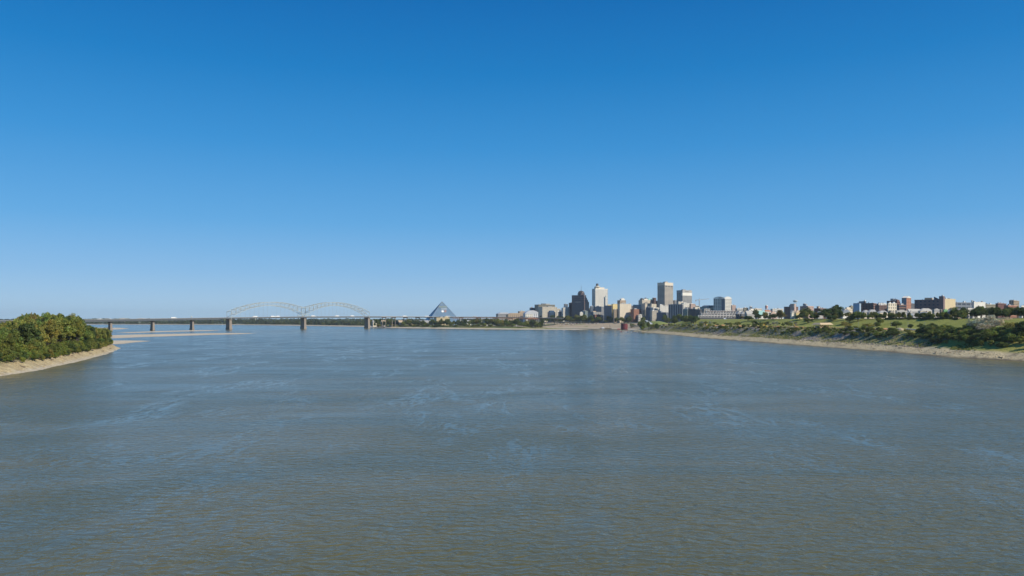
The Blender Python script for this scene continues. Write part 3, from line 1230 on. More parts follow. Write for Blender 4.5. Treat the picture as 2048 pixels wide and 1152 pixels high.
# gothic white tower
r_, w, d, z = building('slim white gothic tower with a pointed roof in front of the cream slab tower', (1207.8, 1210.6, 1215.4), 595, 2900, 'white', name='gothic_tower', cat='tower', th=26, gl='mid', **PUNCH)
MB().taper(0.5, w - .5, .5, d - .5, z, z + 7, w * .46, d * .46).build('pointed_roof', wall('sage'), r_)

building('dark glass office block at the left foot of the cream slab tower', (1179.5, 1181, 1194), 612.3, 2975, 'slate', gl='blue', **BANDS)
building('dark glass office block with a pale end wall under the cream slab tower', (1189, 1203, 1209.5), 613, 2960, 'pale_grey', gl='blue', th=50, **BANDS)
building('low white walled building with a wide flat roof before the dark glass block', (1176, 1181, 1203), 624, 2935, 'pale_grey', floor=4, col=8, band=.5, pier=.4)
building('small pale grey cabin building among the trees at the landing', (1159, 1160, 1166), 624.5, 2960, 'white', **PUNCH)
building('grey green glass shed left of the flat roofed white building', (1163, 1170, 1176), 622, 2975, 'sage', gl='blue', **BANDS)
building('low dark red brick restaurant with a dark base above the landing', (1186, 1189, 1201), 629, 2900, 'brick', floor=3.6, col=4, band=.4, pier=.4)

building('grey office block with a yellow box on top in the middle of downtown', (1208, 1223, 1226), 611, 2850, 'grey', th=52, **BANDS)
building('pale yellow cube building perched behind the grey office block', (1214.5, 1215.6, 1223.5), 609.3, 2880, 'yellow', **BLANK)
r_, w, d, z = building('tall sand yellow building with blank walls beside the beige hotel', (1223, 1225.6, 1235), 608, 2850, 'yellow', floor=6, col=7, band=.85, pier=.7)
r_, w, d, z = building('stone tower block with a small gabled roof house behind the beige hotel', (1234.5, 1240.2, 1252), 600.5, 2860, 'tan', **PUNCH)
MB().prism([(w * .3, z), (w * .9, z), (w * .9, z + 5), (w * .6, z + 9), (w * .3, z + 5)], 1, d * .2, d * .8).build('gabled_roof_house', wall('white'), r_)
building('beige many windowed hotel with a broad sunlit front above the landing', (1234.8, 1239.6, 1262.4), 607.6, 2800, 'cream', gl='mid', zb=12, band=.62, pier=.62, floor=3.7, col=4.2)
r_, w, d, z = building('white classical block with a grey band roof right of the beige hotel', (1264.5, 1266.5, 1286), 612, 2830, 'white', **GRID)
MB().taper(.6, w - .6, .6, d - .6, z + .07, z + 5, 2, 2).build('attic_roof', wall('pale_grey'), r_)
building('red brick warehouse with a sunlit front right of the beige hotel', (1260.8, 1267.6, 1292.4), 618.2, 2790, 'orange_brick', zb=14, band=.5, pier=.45, floor=3.8, col=4)
building('low white porticoed building under the red brick warehouse', (1275, 1277, 1286), 629.5, 2770, 'white', floor=7, col=6, band=.25, pier=.4)
building('dark blue glass box right of the red brick warehouse', (1291.5, 1301, 1305), 614.6, 2690, 'blue_glass', gl='blue', th=52, band=.12, pier=.1, floor=4, col=4)
r_, w, d, z = building('large beige block with green and dark roofs left of the tallest tower', (1277, 1284.2, 1306), 600, 2880, 'beige', **PUNCH)
for (f0, f1, hh, c) in ((.02, .2, 7, 'dkgrey'), (.24, .6, 4.5, 'beige'), (.62, .98, 6.5, 'teal')):
    MB().taper(w * f0, w * f1, d * .1, d * .7, z + .07, z + hh, 1.4, 2.5).build('mansard_roof', wall(c), r_)
MB().taper(w * .36, w * .5, d * .2, d * .5, z + 4.6, z + 9.5, 1.5, 1.5).build('roof_turret', wall('slate'), r_)
building('dark brown narrow tower right of the green roofed block', (1304.6, 1309, 1312.6), 595.6, 2890, 'brown', **PUNCH)
building('tan stepped block in front of the green roofed building', (1283, 1290, 1301), 606.5, 2790, 'beige', **PUNCH)
building('small cream block wedged between the blue glass box and the white loft', (1300, 1303, 1313), 608, 2760, 'cream', **PUNCH)
building('dark maroon block at the left foot of the tallest tower', (1311, 1317, 1326), 601.5, 2830, 'brown', **PUNCH)
r_, w, d, z = building('grey block with a domed glass roof before the tallest tower', (1318, 1322, 1330), 604, 2780, 'pale_grey', **GRID)
MB().frust(w * .5, d * .4, z, z + 4, w * .35, w * .1, 10).build('glass_dome', GL_MID, r_)

# the tallest tower, banded
r_, w, d, z = building('tallest tower downtown, cream with dark horizontal window bands', (1314.8, 1329.6, 1346.4), 564.8, 2760, 'beige', name='banded_tower', cat='tower', th=42, zb=18, band=.42, pier=.06, floor=4.3, col=9, cap=11)
m = MB()
for k in range(3):
    m.box(w * (.06 + k * .32), w * (.30 + k * .32), -.12, .2, z - 14.5, z - 11.5)
m.build('louvre_openings', GL_DARK, r_, 'stuff')

# glass tower with white crown
r_, w, d, z = building('glass office tower with a white crown right of the tallest tower', (1353.2, 1365.2, 1384), 580.2, 2640, 'pale_grey', gl='mid', name='crowned_tower', cat='tower', th=40, zb=18, band=.40, pier=.08, floor=4.0, col=8, cap=9)
MB().box(-.15, w + .15, -.15, d * .2, z - 18.5, z - 9.05).build('white_crown', wall('white'), r_)
m = MB()
for k in range(6):
    m.box(w * (.25 + k * .07), w * (.25 + k * .07) + 1.4, -.35, -.1, z - 5.5, z - 3.2)
m.build('sign_lettering', wall('charcoal'), r_, 'stuff')
MB().frust(w * .2, d * .5, z, z + 7, .3, .1, 6).build('antenna', wall('dkgrey'), r_)

building('white loft building with rows of square windows below the tallest tower', (1305, 1306.6, 1320), 615, 2600, 'white', band=.46, pier=.46, floor=3.9, col=3.9)
building('white stepped tower house beside the square windowed loft', (1318.6, 1320, 1327), 609.5, 2590, 'white', **PUNCH)
building('white block with deep windows right of the stepped tower house', (1326, 1327, 1339), 612, 2600, 'white', band=.5, pier=.42, floor=3.8, col=4.4)
building('low dark glazed block behind the park trees below the white lofts', (1313, 1332, 1338), 624.5, 2480, 'slate', th=56, **GRID)
building('dark apartment slab striped with pale vertical fins', (1336.8, 1364.5, 1367), 608.2, 2440, 'pale_grey', th=56, maxd=200, band=.0, pier=.30, col=7.5, cap=2)
building('white apartment block joined to the fin striped slab', (1362, 1366.8, 1381), 606, 2480, 'white', **PUNCH)
r_, w, d, z = building('white domed rooftop block behind the fin striped slab', (1355, 1357, 1368), 603.5, 2520, 'cream', **PUNCH)
building('orange tan apartment house right of the white block under the crowned tower', (1379, 1381.5, 1391), 607.5, 2470, 'pinkish', **PUNCH)
building('sage green mid rise behind the park with dark windows, left one', (1366, 1375, 1381), 618, 2260, 'sage', th=54, **GRID)
building('dark mid rise apartment block with pale window frames above the park', (1376, 1391, 1394), 618, 2200, 'charcoal', th=54, **GRID)
building('dark mid rise with balconies left of the terraced condominiums', (1391, 1400, 1404), 619, 2120, 'dkgrey', th=54, **GRID)
r_, w, d, z = building('grey green long block with arched roof lights left of the white crowned clinic', (1400, 1418, 1431), 613.5, 2300, 'sage', th=40, floor=5, col=6, band=.7, pier=.3)
n = 8
for k in range(3):
    MB().prism([(w * (.04 + .33 * k) + w * .28 * q / n, z + 4.5 * math.sin(math.pi * q / n)) for q in range(n + 1)], 1, .6, d * .7).build('arched_roof_light', wall('slate'), r_)

# clinic like block with arched parapet
r_, w, d, z = building('white and glass block with an arched crown, last tall building on the right of downtown', (1427, 1449.2, 1463.4), 596, 2250, 'white', th=50, zb=22, band=.40, pier=.34, floor=4.2, col=5.5, cap=2.5)
m = MB()
for (a0, a1, ax) in ((0, w, 0), (0, d, 1)):
    poly = [(a0 + (a1 - a0) * k / 12, z + 1 + 3.6 * math.sin(math.pi * k / 12)) for k in range(13)]
    if ax == 0:
        m.prism(poly, 1, -.3, 2.2)
    else:
        m.prism(poly, 0, -.3, 2.2)
m.build('arched_parapet', wall('white'), r_)
MB().box(-.4, w * .06, -.4, d * .28, 0, z - 3).build('corner_glass', GL_BLUE, r_)
building('orange tan block just right of the white arched crown building', (1462, 1464, 1472), 610.5, 2230, 'pinkish', **PUNCH)

# tower crane
cx, cy, cz = at(1398.5, 600, 2420)
g = 26
cr = thing('tower_crane', 'thin grey tower crane with a long jib right of the crowned tower', 'crane', (cx, cy, g), 0)
ht = cz - g
m = MB()
for sx in (-1, 1):
    for sy in (-1, 1):
        m.beam((sx, sy, 0), (sx, sy, ht), .45, .45)
for k in range(16):
    z0, z1 = ht * k / 16, ht * (k + 1) / 16
    m.beam((-1, -1, z0), (1, -1, z1), .3, .3)
    m.beam((1, 1, z0), (-1, 1, z1), .3, .3)
STEELGREY = mat('crane_steel', (.30, .32, .34), .5, .1, .5)
m.build('mast', STEELGREY, cr)
m = MB()
m.beam((-12, 0, ht - 1), (34, 12, ht + 4), 1.0, 1.0)
m.beam((-12, 0, ht + .8), (34, 12, ht + 4.4), .5, .5)
m.build('jib', STEELGREY, cr)
MB().box(-13, -9, -1.2, 1.2, ht - 4, ht - 1.5).build('counterweight', wall('grey'), cr)
MB().box(-1.3, 1.3, -1.3, 1.3, ht - 1, ht + 2.2).build('cab', wall('white'), cr)
MB().taper(-.8, .8, -.8, .8, ht + 2.2, ht + 8, .7, .7).build('apex', STEELGREY, cr)

# terraced condominiums ------------------------------------------------------
cond = thing('terraced_condominiums', 'white terraced condominiums stepping down the bluff in three rows', 'apartments', (0, 0, 0))
WH = wall('white')
for row, (ybase, ytop, Y0, n, xa, xb) in enumerate([(636, 630.5, 1935, 11, 1398, 1466), (631.5, 626, 1975, 11, 1404, 1472), (627.5, 621, 2015, 9, 1414, 1474)]):
    for k in range(n):
        px = xa + (xb - xa) * k / n
        X0, _, zb = at(px, ybase, Y0)
        zb -= 1.0
        ww = (xb - xa) / n / 1540 * Y0
        h = (ybase - ytop) / 1540 * Y0 + .4
        m = MB()
        m.box(X0 + ww * .12, X0 + ww * .96, Y0 + 3.2, Y0 + 22, zb - 8, zb + h * .92)
        u_ = m.build('unit', mat('condo_shade_brown', (.36, .30, .25), .8, .15, .3), cond)
        m = MB()
        for xx in (X0, X0 + ww * .5):
            m.prism([(Y0 - 1, zb), (Y0 + 7, zb), (Y0 + 10, zb + h + 1.2), (Y0 + 6.5, zb + h + 1.2)], 0, xx, xx + .9)
        m.box(X0, X0 + ww * .92, Y0, Y0 + 3.0, zb - .5, zb + 1.6)
        m.build('sloped_fin_wall', WH, u_)
        MB().box(X0 + ww * .2, X0 + ww * .86, Y0 + 2.9, Y0 + 3.15, zb + 1.9, zb + h * .75).build('window_glass', GL_DARK, u_)
MB().box(at(1396, 636, 1930)[0], at(1476, 636, 1930)[0], 1928, 1932, 24, 36.2).build('retaining_wall', wall('dkgrey'), cond)


# houses ----------------------------------------------------------------------
def house(label, px, ytop, yeave, Y, wcol, rcol, kind='gable', th=40, name='house', wins=True, zb=None, maxd=16):
    px0, pxc, px1 = px
    Xc, w, d = solve(px0, pxc, px1, Y, R(th))
    d = min(d, maxd)
    if zb is None:
        zb = ground_z(Xc, Y) - .6
    ze = top_z(yeave, Y) - zb
    zt = top_z(ytop, Y) - zb
    root = thing(name, label, 'house', (Xc, Y, zb), R(th))
    wl = MB().box(0, w, 0, d, -3, ze).build('wall', wall(wcol), root)
    rm = mat(rcol + '_roof_shingle', WALLS[rcol], .9, .15, .4)
    if kind == 'gable':
        MB().prism([(-.5, ze - .1), (w + .5, ze - .1), (w / 2, zt)], 1, -.5, d + .5).build('roof', rm, root)
    elif kind == 'gable_x':
        MB().prism([(-.5, ze - .1), (d + .5, ze - .1), (d / 2, zt)], 0, -.5, w + .5).build('roof', rm, root)
    elif kind == 'hip':
        MB().taper(-.6, w + .6, -.6, d + .6, ze + .02, zt, w * .3, d * .42).build('roof', rm, root)
    else:
        MB().box(-.2, w + .2, -.2, d + .2, ze + .02, ze + .5).build('roof', rm, root)
        MB().box(w * .3, w * .75, d * .25, d * .8, ze + .51, max(ze + 1.2, zt)).build('roof_house', wall(wcol), root)
    if wins:
        nfl = max(1, int(ze / 3.3))
        trim = wall('white')
        for fl in range(nfl):
            z0 = .9 + fl * (ze / nfl)
            for (L_, axis) in ((w, 0), (d, 1)):
                nw = max(1, int(L_ / 3.4))
                for k in range(nw):
                    a = L_ * (k + .5) / nw
                    m = MB()
                    f = MB()
                    if axis == 0:
                        f.box(a - .75, a + .75, -.12, -.02, z0 - .1, z0 + 1.8)
                        m.box(a - .6, a + .6, -.2, -.125, z0 + .05, z0 + 1.65)
                    else:
                        f.box(-.12, -.02, a - .75, a + .75, z0 - .1, z0 + 1.8)
                        m.box(-.2, -.125, a - .6, a + .6, z0 + .05, z0 + 1.65)
                    wi = f.build('window', trim, root, fix=False)
                    m.build('pane', GL_DARK, wi, fix=False)
    if kind in ('gable', 'gable_x', 'hip'):
        MB().box(w * .7, w * .7 + .9, d * .5, d * .5 + .9, ze, zt + .9).build('chimney', wall('dark_brick'), root)
    return root


house('dark gabled townhouse just right of the terraced condominiums', (1471, 1475, 1481), 622, 628, 1800, 'dkgrey', 'grey', 'gable')
house('second dark gabled townhouse right of the terraced condominiums', (1480, 1483, 1490), 622.5, 628, 1790, 'dkgrey', 'grey', 'gable')
house('long house with a broad grey brown roof beside the dark townhouses', (1489, 1494, 1511), 621.5, 628.5, 1740, 'pale_grey', 'pale_grey', 'gable_x')
house('white house with a red brown flat roof behind the broad grey roof', (1494, 1498, 1512), 617.5, 620, 1840, 'white', 'tan', 'flat')
house('house with a tall teal gabled roof among the bluff trees', (1511, 1515, 1531), 621, 631, 1680, 'white', 'teal', 'gable_x')
house('white house with terracotta roof right of the teal roof', (1526, 1529, 1543), 619.5, 623, 1760, 'white', 'orange_brick', 'hip')
house('peach townhouse row right of the teal roofed house', (1538, 1542, 1554), 623, 626, 1660, 'pinkish', 'tan', 'flat')
building('distant pale block left of the striped tank', (1486, 1488, 1497), 615.5, 2150, 'olive', **BANDS)
building('distant small grey rooftop block near the broad grey roof', (1498.5, 1500, 1505), 613.5, 2150, 'slate', **BANDS)
building('low white commercial block left of the brown brick loft', (1541, 1545, 1567), 617.5, 1850, 'white', **GRID)

# striped tank
tx, ty, tz = at(1533, 617, 1900)
tk = thing('striped_tank', 'red and white striped water tank on short legs above the teal roof', 'water tank', (tx, ty, 30), 0)
hz = tz - 30
for k in range(5):
    z0 = hz - 1 + k * 1.7
    MB().frust(0, 0, z0, z0 + 1.69, 3.4, 3.4, 16).build('band', wall('white') if k % 2 == 0 else mat('red_tank_paint', (.55, .09, .06), .6), tk)
MB().frust(0, 0, hz + 7.5, hz + 9, 3.4, .6, 16).build('cap', wall('white'), tk)
for k in range(4):
    a = math.pi / 4 + k * math.pi / 2
    MB().beam((2.6 * math.cos(a), 2.6 * math.sin(a), -2), (2.6 * math.cos(a), 2.6 * math.sin(a), hz - 1), .5, .5).build('leg', STEELGREY, tk)

# brown loft with round water tower
r_, w, d, z = building('long brown brick loft under the round rooftop tank', (1568, 1588.5, 1596.5), 613.2, 1520, 'brown', th=48, **PUNCH)
MB().box(-.6, 7.5, -.6, 8, 0, z + 5.5).build('stair_tower', wall('pinkish'), r_)
building('pink brick loft wing right of the round rooftop tank', (1600, 1616, 1627.5), 612, 1540, 'pinkish', th=46, **PUNCH)
building('small dark lift house block on the pink loft wing', (1606, 1609, 1612.5), 607.5, 1560, 'dkgrey', **BLANK)
building('low dark block hidden behind the oaks right of the pink loft', (1628, 1640, 1652), 616.5, 1560, 'brown', **PUNCH)
tx, ty, tz = at(1590.5, 604.5, 1515)
wt = thing('rooftop_tank', 'pale round water tank on thin legs above the brown loft', 'water tank', (tx, ty, tz - 6), 0)
PALE = mat('pale_tank_paint', (.50, .56, .54), .5, .1, .5)
m = MB()
m.frust(0, 0, 6, 8.4, 3.0, 4.4, 18)
m.frust(0, 0, 8.4, 9.4, 4.4, 4.4, 18)
m.frust(0, 0, 9.4, 10.6, 4.4, 1.2, 18)
m.build('tank', PALE, wt)
for k in range(6):
    a = k * math.pi / 3
    MB().beam((3.2 * math.cos(a), 3.2 * math.sin(a), -4), (2.6 * math.cos(a), 2.6 * math.sin(a), 6.2), .22, .22).build('leg', PALE, wt)

house('tall narrow white gabled house among the bluff oaks', (1580.8, 1583.5, 1588.6), 620.5, 625, 1330, 'white', 'pale_grey', 'gable', th=35)
house('yellow villa with a grey hip roof right of the narrow white house', (1588, 1592, 1606), 620.5, 625.5, 1350, 'yellow', 'tan', 'hip')
house('pale villa in deep tree shade left of the tall oak', (1632, 1636, 1646), 623, 628, 1290, 'pale_grey', 'grey', 'hip')
house('pale cream house right of the tall bluff oak', (1684, 1690, 1707), 614.5, 618, 1370, 'cream', 'pale_grey', 'flat')
house('white house with a big grey roof right of the tall bluff oak', (1680, 1686, 1702), 619, 626, 1240, 'white', 'slate', 'hip')

building('dark brown brick apartment block with a blue grey end on the bluff', (1707, 1747, 1754), 606, 1370, 'brown', th=58, maxd=80, band=.5, pier=.45, floor=3.6, col=4.5)
building('blue grey stair block at the left end of the dark brown apartments', (1706.5, 1719, 1722), 606.8, 1330, 'bluish', th=58, **BLANK)
building('small penthouse block on the dark brown apartments', (1727.5, 1730, 1732.6), 602.5, 1390, 'dkgrey', **BLANK)
building('white block with dark windows right of the dark brown apartments', (1752, 1757, 1776), 607, 1420, 'white', **GRID)
building('cream boxed apartment house with an overhanging attic above the villas', (1774, 1776.5, 1793.5), 606.5, 1120, 'cream', th=20, zb=27, band=.6, pier=.6, floor=4, col=4)
building('dark red brick block behind the cream boxed apartment house', (1773.5, 1794, 1800.5), 601.5, 1330, 'dark_brick', th=58, **PUNCH)
building('dark red attic storey above the dark red brick block', (1783, 1794.5, 1799), 599, 1350, 'dark_brick', th=58, **BLANK)
r_, w, d, z = building('square brick tower with one grey and one orange side', (1803.6, 1813, 1822.2), 595.5, 1280, 'orange_brick', th=48, band=.8, pier=.8, floor=5, col=5, roof=False)
MB().prism([(-.4, z), (w + .4, z), (w / 2, z + 3)], 1, -.4, d + .4).build('gabled_roof', wall('white'), r_)
MB().box(-.35, -.1, 0, d, 0, z - .5).build('grey_side_wall', wall('grey'), r_)
building('low dark shed roof block between the brick tower and the big dark warehouse', (1800, 1822, 1830), 606.5, 1300, 'dkgrey', th=50, **BLANK)
r_, w, d, z = building('huge dark brown warehouse, widest building on the bluff', (1829, 1880, 1888), 599, 1150, 'plum', th=58, maxd=110, zb=28, band=.6, pier=.6, floor=5, col=6)
MB().prism([(0, z), (8, z), (8, z + 4.5)], 0, 2, 10).build('roof_monitor', wall('dkgrey'), r_)
r_, w, d, z = building('dark lift tower with a sunlit beige wing at the right end of the big warehouse', (1878, 1886.8, 1890), 592.3, 1125, 'plum', th=50, zb=28, **BLANK)
building('sunlit beige wing right of the dark lift tower', (1887, 1889.5, 1911), 597.5, 1170, 'sand', zb=28, th=30, **BLANK)
building('long flat pale roofed shed stretching right of the beige wing', (1890, 1896, 1950), 604.3, 1230, 'slate', zb=28, th=25, floor=6, col=12, band=.5, pier=.2)
building('white box warehouse at the right end of the long shed', (1944, 1948, 1971), 604, 1200, 'white', zb=28, th=25, **BLANK)
r_, w, d, z = building('dark slanted roof house standing over the white box warehouse', (1942.5, 1944, 1950), 602.5, 1260, 'sage', zb=28, **BLANK)
building('dark red gabled loft among the trees near the right edge', (1991, 1996, 2013), 606.5, 1250, 'dark_brick', th=40, zb=28, **PUNCH)
building('low brick row right of the dark red loft', (2008, 2016, 2034), 610.5, 1180, 'orange_brick', th=40, zb=28, **PUNCH)
building('grey and tan high block standing far off near the right edge', (2018, 2027.4, 2038.6), 600.5, 1900, 'tan', th=48, zb=30, **GRID)
building('white corner of a far block at the right edge of the picture', (2041, 2043, 2060), 611, 1500, 'white', zb=30, **BLANK)

# villas along the bluff
house('beige villa with a tan hip roof, leftmost in the villa row', (1724, 1728, 1738), 620, 625, 1150, 'beige', 'grey', 'hip')
house('yellow cream villa with a wide tan hip roof under the dark brown apartments', (1733.6, 1738.5, 1755), 619, 625, 1120, 'beige', 'grey', 'hip')
house('cream villa with deep porch right of the yellow cream villa', (1754, 1759, 1776), 621, 625.5, 1100, 'beige', 'grey', 'hip')
house('narrow stone tower house right of the cream villas', (1775.5, 1781, 1788.5), 621, 623.5, 1060, 'olive', 'grey', 'flat')
house('modern white house with big dark windows and flat roof', (1790.5, 1793.5, 1815), 619.5, 621.5, 1040, 'pale_grey', 'pale_grey', 'flat')
house('pale blue house right of the modern white house', (1814, 1817, 1826), 622.5, 626.5, 1020, 'bluish', 'pale_grey', 'gable')
house('long grey shed roof house behind the pale blue house', (1813, 1818, 1842), 617.5, 623, 1100, 'grey', 'pale_grey', 'gable_x')
house('white house with a bright stepped roof in the villa row', (1836, 1841, 1866), 616.5, 622, 1010, 'cream', 'pale_grey', 'hip')
house('blue grey gabled house with porch among small trees', (1836, 1841, 1862), 623, 627.5, 960, 'slate', 'slate', 'gable')
house('tall pale grey cube house with slot windows', (1864, 1868.5, 1880.5), 617.5, 619, 960, 'pale_grey', 'pale_grey', 'flat', zb=29)
house('narrow dark brown house squeezed beside the green house', (1879, 1882, 1886.5), 618.5, 620, 950, 'brown', 'grey', 'flat', zb=29)
house('bright green flat roofed house in the villa row', (1885, 1888, 1896.5), 618.5, 620, 940, 'green', 'sage', 'flat', zb=29)
house('grey gabled house right of the bright green house', (1895, 1898, 1909), 617.5, 623, 935, 'pale_grey', 'slate', 'gable', zb=29)
house('small brown house with a dark porch right of the grey gabled house', (1908, 1911, 1921), 620, 625, 950, 'tan', 'grey', 'hip', zb=29)
house('modern grey and white cube house with a dark upper window', (1926.5, 1932, 1951), 615.5, 617.5, 900, 'pale_grey', 'white', 'flat', zb=29)

# mid rises that fill the streets between the towers
FILL = [((1036, 1039, 1050), 622.5, 3400, 'tan', 'behind the silver vaulted hall'), ((1110, 1112, 1121), 617.5, 3330, 'beige', 'right behind the gridded hotel'),
        ((1116, 1119, 1129), 623.5, 3080, 'pale_grey', 'left of the white arched office'), ((1135, 1138, 1146), 614, 3150, 'brown', 'behind the plum wing'),
        ((1170, 1173, 1184), 616, 3120, 'olive', 'between the domed tower and the cream slab tower'), ((1176, 1179, 1188), 619.5, 3040, 'beige', 'at the left foot of the cream slab tower'),
        ((1214, 1217, 1228), 616.5, 2930, 'cream', 'behind the grey office block with the yellow box'), ((1226, 1228, 1237), 618.5, 2800, 'tan', 'at the foot of the sand yellow building'),
        ((1252, 1255, 1268), 611.5, 2960, 'pale_grey', 'behind the beige hotel, right side'), ((1262, 1265, 1279), 613.5, 3000, 'beige', 'behind the white classical block'),
        ((1286, 1290, 1300), 620, 2720, 'olive', 'in front of the tan stepped block'), ((1300, 1304, 1316), 621.5, 2570, 'cream', 'at the left foot of the square windowed loft'),
        ((1337, 1341, 1356), 612.5, 2700, 'beige', 'behind the fin striped slab, left part'), ((1346, 1349, 1362), 600.5, 2860, 'grey', 'between the tallest tower and the crowned tower'),
        ((1383, 1386, 1398), 611.5, 2600, 'olive', 'behind the orange tan apartment house'), ((1386, 1390, 1402), 614.5, 2400, 'cream', 'behind the dark mid rises by the crane'),
        ((1404, 1408, 1424), 617.5, 2260, 'pale_grey', 'under the crane jib'), ((1470, 1474, 1488), 616.5, 2200, 'white', 'right of the orange tan block'),
        ((1505, 1509, 1524), 617, 2100, 'beige', 'behind the teal gabled roof'), ((1545, 1549, 1562), 619.5, 1900, 'brown', 'behind the peach townhouses'),
        ((1655, 1660, 1684), 617, 1600, 'brown', 'behind the tallest bluff oak'), ((1698, 1702, 1714), 612, 1600, 'olive', 'left of the dark brown apartments'),
        ((1750, 1758, 1782), 610.5, 1300, 'brown', 'behind the cream villas'), ((1793, 1798, 1812), 609.5, 1220, 'brown', 'at the foot of the square brick tower'),
        ((1966, 1972, 1996), 608.5, 1350, 'olive', 'right of the white box warehouse')]
for k, (px, yt, Y, c, where) in enumerate(FILL):
    st = [PUNCH, GRID, BANDS][k % 3]
    building('plain %s mid rise %s' % ({'tan': 'tan', 'beige': 'beige', 'pale_grey': 'pale grey', 'brown': 'brown', 'olive': 'drab olive', 'cream': 'cream', 'grey': 'grey', 'white': 'off white'}[c], where), px, yt, Y, c, **st)

# ------------------------------------------------------------------ vegetation
def leaf_material():
    m = bpy.data.materials.new('foliage')
    m.use_nodes = True
    t = m.node_tree
    N, L = t.nodes.new, t.links.new
    b = t.nodes['Principled BSDF']
    b.inputs['Roughness'].default_value = .55
    b.inputs['Specular IOR Level'].default_value = .3
    oi = N('ShaderNodeObjectInfo')
    a = N('ShaderNodeAttribute')
    a.attribute_name = 'leaf'
    mx = N('ShaderNodeMix')
    mx.data_type = 'RGBA'
    mx.blend_type = 'MULTIPLY'
    mx.inputs['Factor'].default_value = 1
    L(oi.outputs['Color'], mx.inputs['A'])
    L(a.outputs['Color'], mx.inputs['B'])
    L(mx.outputs['Result'], b.inputs['Base Color'])
    tr = N('ShaderNodeBsdfTranslucent')
    L(mx.outputs['Result'], tr.inputs['Color'])
    ms = N('ShaderNodeMixShader')
    ms.inputs[0].default_value = .38
    L(b.outputs[0], ms.inputs[1])
    L(tr.outputs[0], ms.inputs[2])
    L(ms.outputs[0], t.nodes['Material Output'].inputs['Surface'])
    return m


LEAF = leaf_material()
BARK = mat('bark', (.13, .105, .08), .9, .25, 2.0)
BARK_PALE = mat('pale_bark', (.33, .31, .27), .9, .2, 2.0)


def crown_mesh(name, seed, h0, h1, rx, lobes, leaves, size, lobe_r=(.26, .42), fill=.25, flat=1.0):
    """leaf faces spread through lumpy lobes; heights h0..h1, half width rx"""
    q = np.random.default_rng(seed)
    cz = (h0 + h1) / 2
    rz = (h1 - h0) / 2
    cent, rad = [], []
    for k in range(lobes):
        a = q.uniform(0, 2 * math.pi)
        e = math.asin(q.uniform(-.85, 1))
        r = q.uniform(.42, .78)
        cent.append((r * math.cos(e) * math.cos(a) * rx, r * math.cos(e) * math.sin(a) * rx, cz + r * math.sin(e) * rz))
        rad.append(q.uniform(*lobe_r))
    cent.append((0, 0, cz))
    rad.append(.5)
    cent, rad = np.array(cent), np.array(rad)
    w = rad ** 2
    pick = q.choice(len(rad), leaves, p=w / w.sum())
    v = q.normal(size=(leaves, 3))
    v /= np.linalg.norm(v, axis=1)[:, None]
    v[:, 2] = np.where(v[:, 2] < -.3, v[:, 2] * .5, v[:, 2])
    rr = np.where(q.random(leaves) < fill, q.uniform(.3, .85, leaves), q.uniform(.82, 1.08, leaves))
    sc = np.stack([rad[pick] * rx, rad[pick] * rx, rad[pick] * (rx * .55 + rz * .45) * flat], 1)
    p = cent[pick] + v * rr[:, None] * sc
    p[:, 2] = np.maximum(p[:, 2], h0 * .6 + .1)
    n = v * .75 + q.normal(size=(leaves, 3)) * .55
    n /= np.linalg.norm(n, axis=1)[:, None]
    t = np.cross(n, q.normal(size=(leaves, 3)))
    t /= np.linalg.norm(t, axis=1)[:, None]
    b = np.cross(n, t)
    s = size * q.uniform(.6, 1.35, leaves)[:, None]
    asp = q.uniform(.5, .9, leaves)[:, None]
    V = np.stack([p - t * s, p - b * s * asp, p + t * s, p + b * s * asp], 1).reshape(-1, 3)
    F_ = np.arange(leaves * 4).reshape(-1, 4)
    me = bpy.data.meshes.new(name)
    me.from_pydata(V.tolist(), [], F_.tolist())
    tone = q.uniform(.72, 1.2, len(rad))[pick] * q.uniform(.75, 1.25, leaves)
    warm = q.normal(0, .07, leaves) + q.normal(0, .08, len(rad))[pick]
    col = np.stack([tone * (1 + warm), tone, tone * (1 - warm * .6), np.ones(leaves)], 1)
    col = np.repeat(np.clip(col, .2, 2), 4, 0).astype(np.float32)
    ca = me.color_attributes.new('leaf', 'FLOAT_COLOR', 'POINT')
    ca.data.foreach_set('color', col.reshape(-1))
    me.materials.append(LEAF)
    me.update()
    return me, cent


def trunk_mesh(name, cent, h0, r, material):
    m = MB()
    top = h0 + (cent[:, 2].max() - h0) * .6
    m.frust(0, 0, -1.5, h0, r * 1.25, r * .8, 7)
    m.frust(0, 0, h0, top, r * .8, r * .25, 7)
    for c in cent[:8]:
        z = h0 * .7 + rnd.random() * (top - h0) * .4
        m.beam((0, 0, z), tuple(c), r * .45, r * .45)
    me = m.mesh(name, material)
    return me


# kind -> list of (crown, trunk); unit size: 20 m tall trees, 5 m tall shrubs
PROTO = {}


def proto(kind, n, **k):
    bark = k.pop('bark', BARK)
    r = k.pop('r', .45)
    PROTO[kind] = []
    for i in range(n):
        me, cent = crown_mesh('crown', 100 * len(PROTO) + i, **k)
        PROTO[kind].append((me, trunk_mesh('trunk', cent, k['h0'], r, bark)))


proto('broad', 5, h0=3.0, h1=20, rx=8.6, lobes=40, leaves=4600, size=.5, lobe_r=(.15, .27))
proto('tall', 4, h0=3.0, h1=20, rx=5.6, lobes=32, leaves=3600, size=.45, lobe_r=(.16, .30))
proto('airy', 3, h0=4.0, h1=20, rx=8.8, lobes=26, leaves=2300, size=.42, lobe_r=(.18, .3), fill=.4, bark=BARK_PALE)
proto('shrub', 5, h0=0.1, h1=5.0, rx=3.2, lobes=22, leaves=1700, size=.22, lobe_r=(.16, .34), r=.12)
proto('willow', 4, h0=.3, h1=10, rx=4.4, lobes=28, leaves=2600, size=.30, lobe_r=(.16, .32), r=.2)

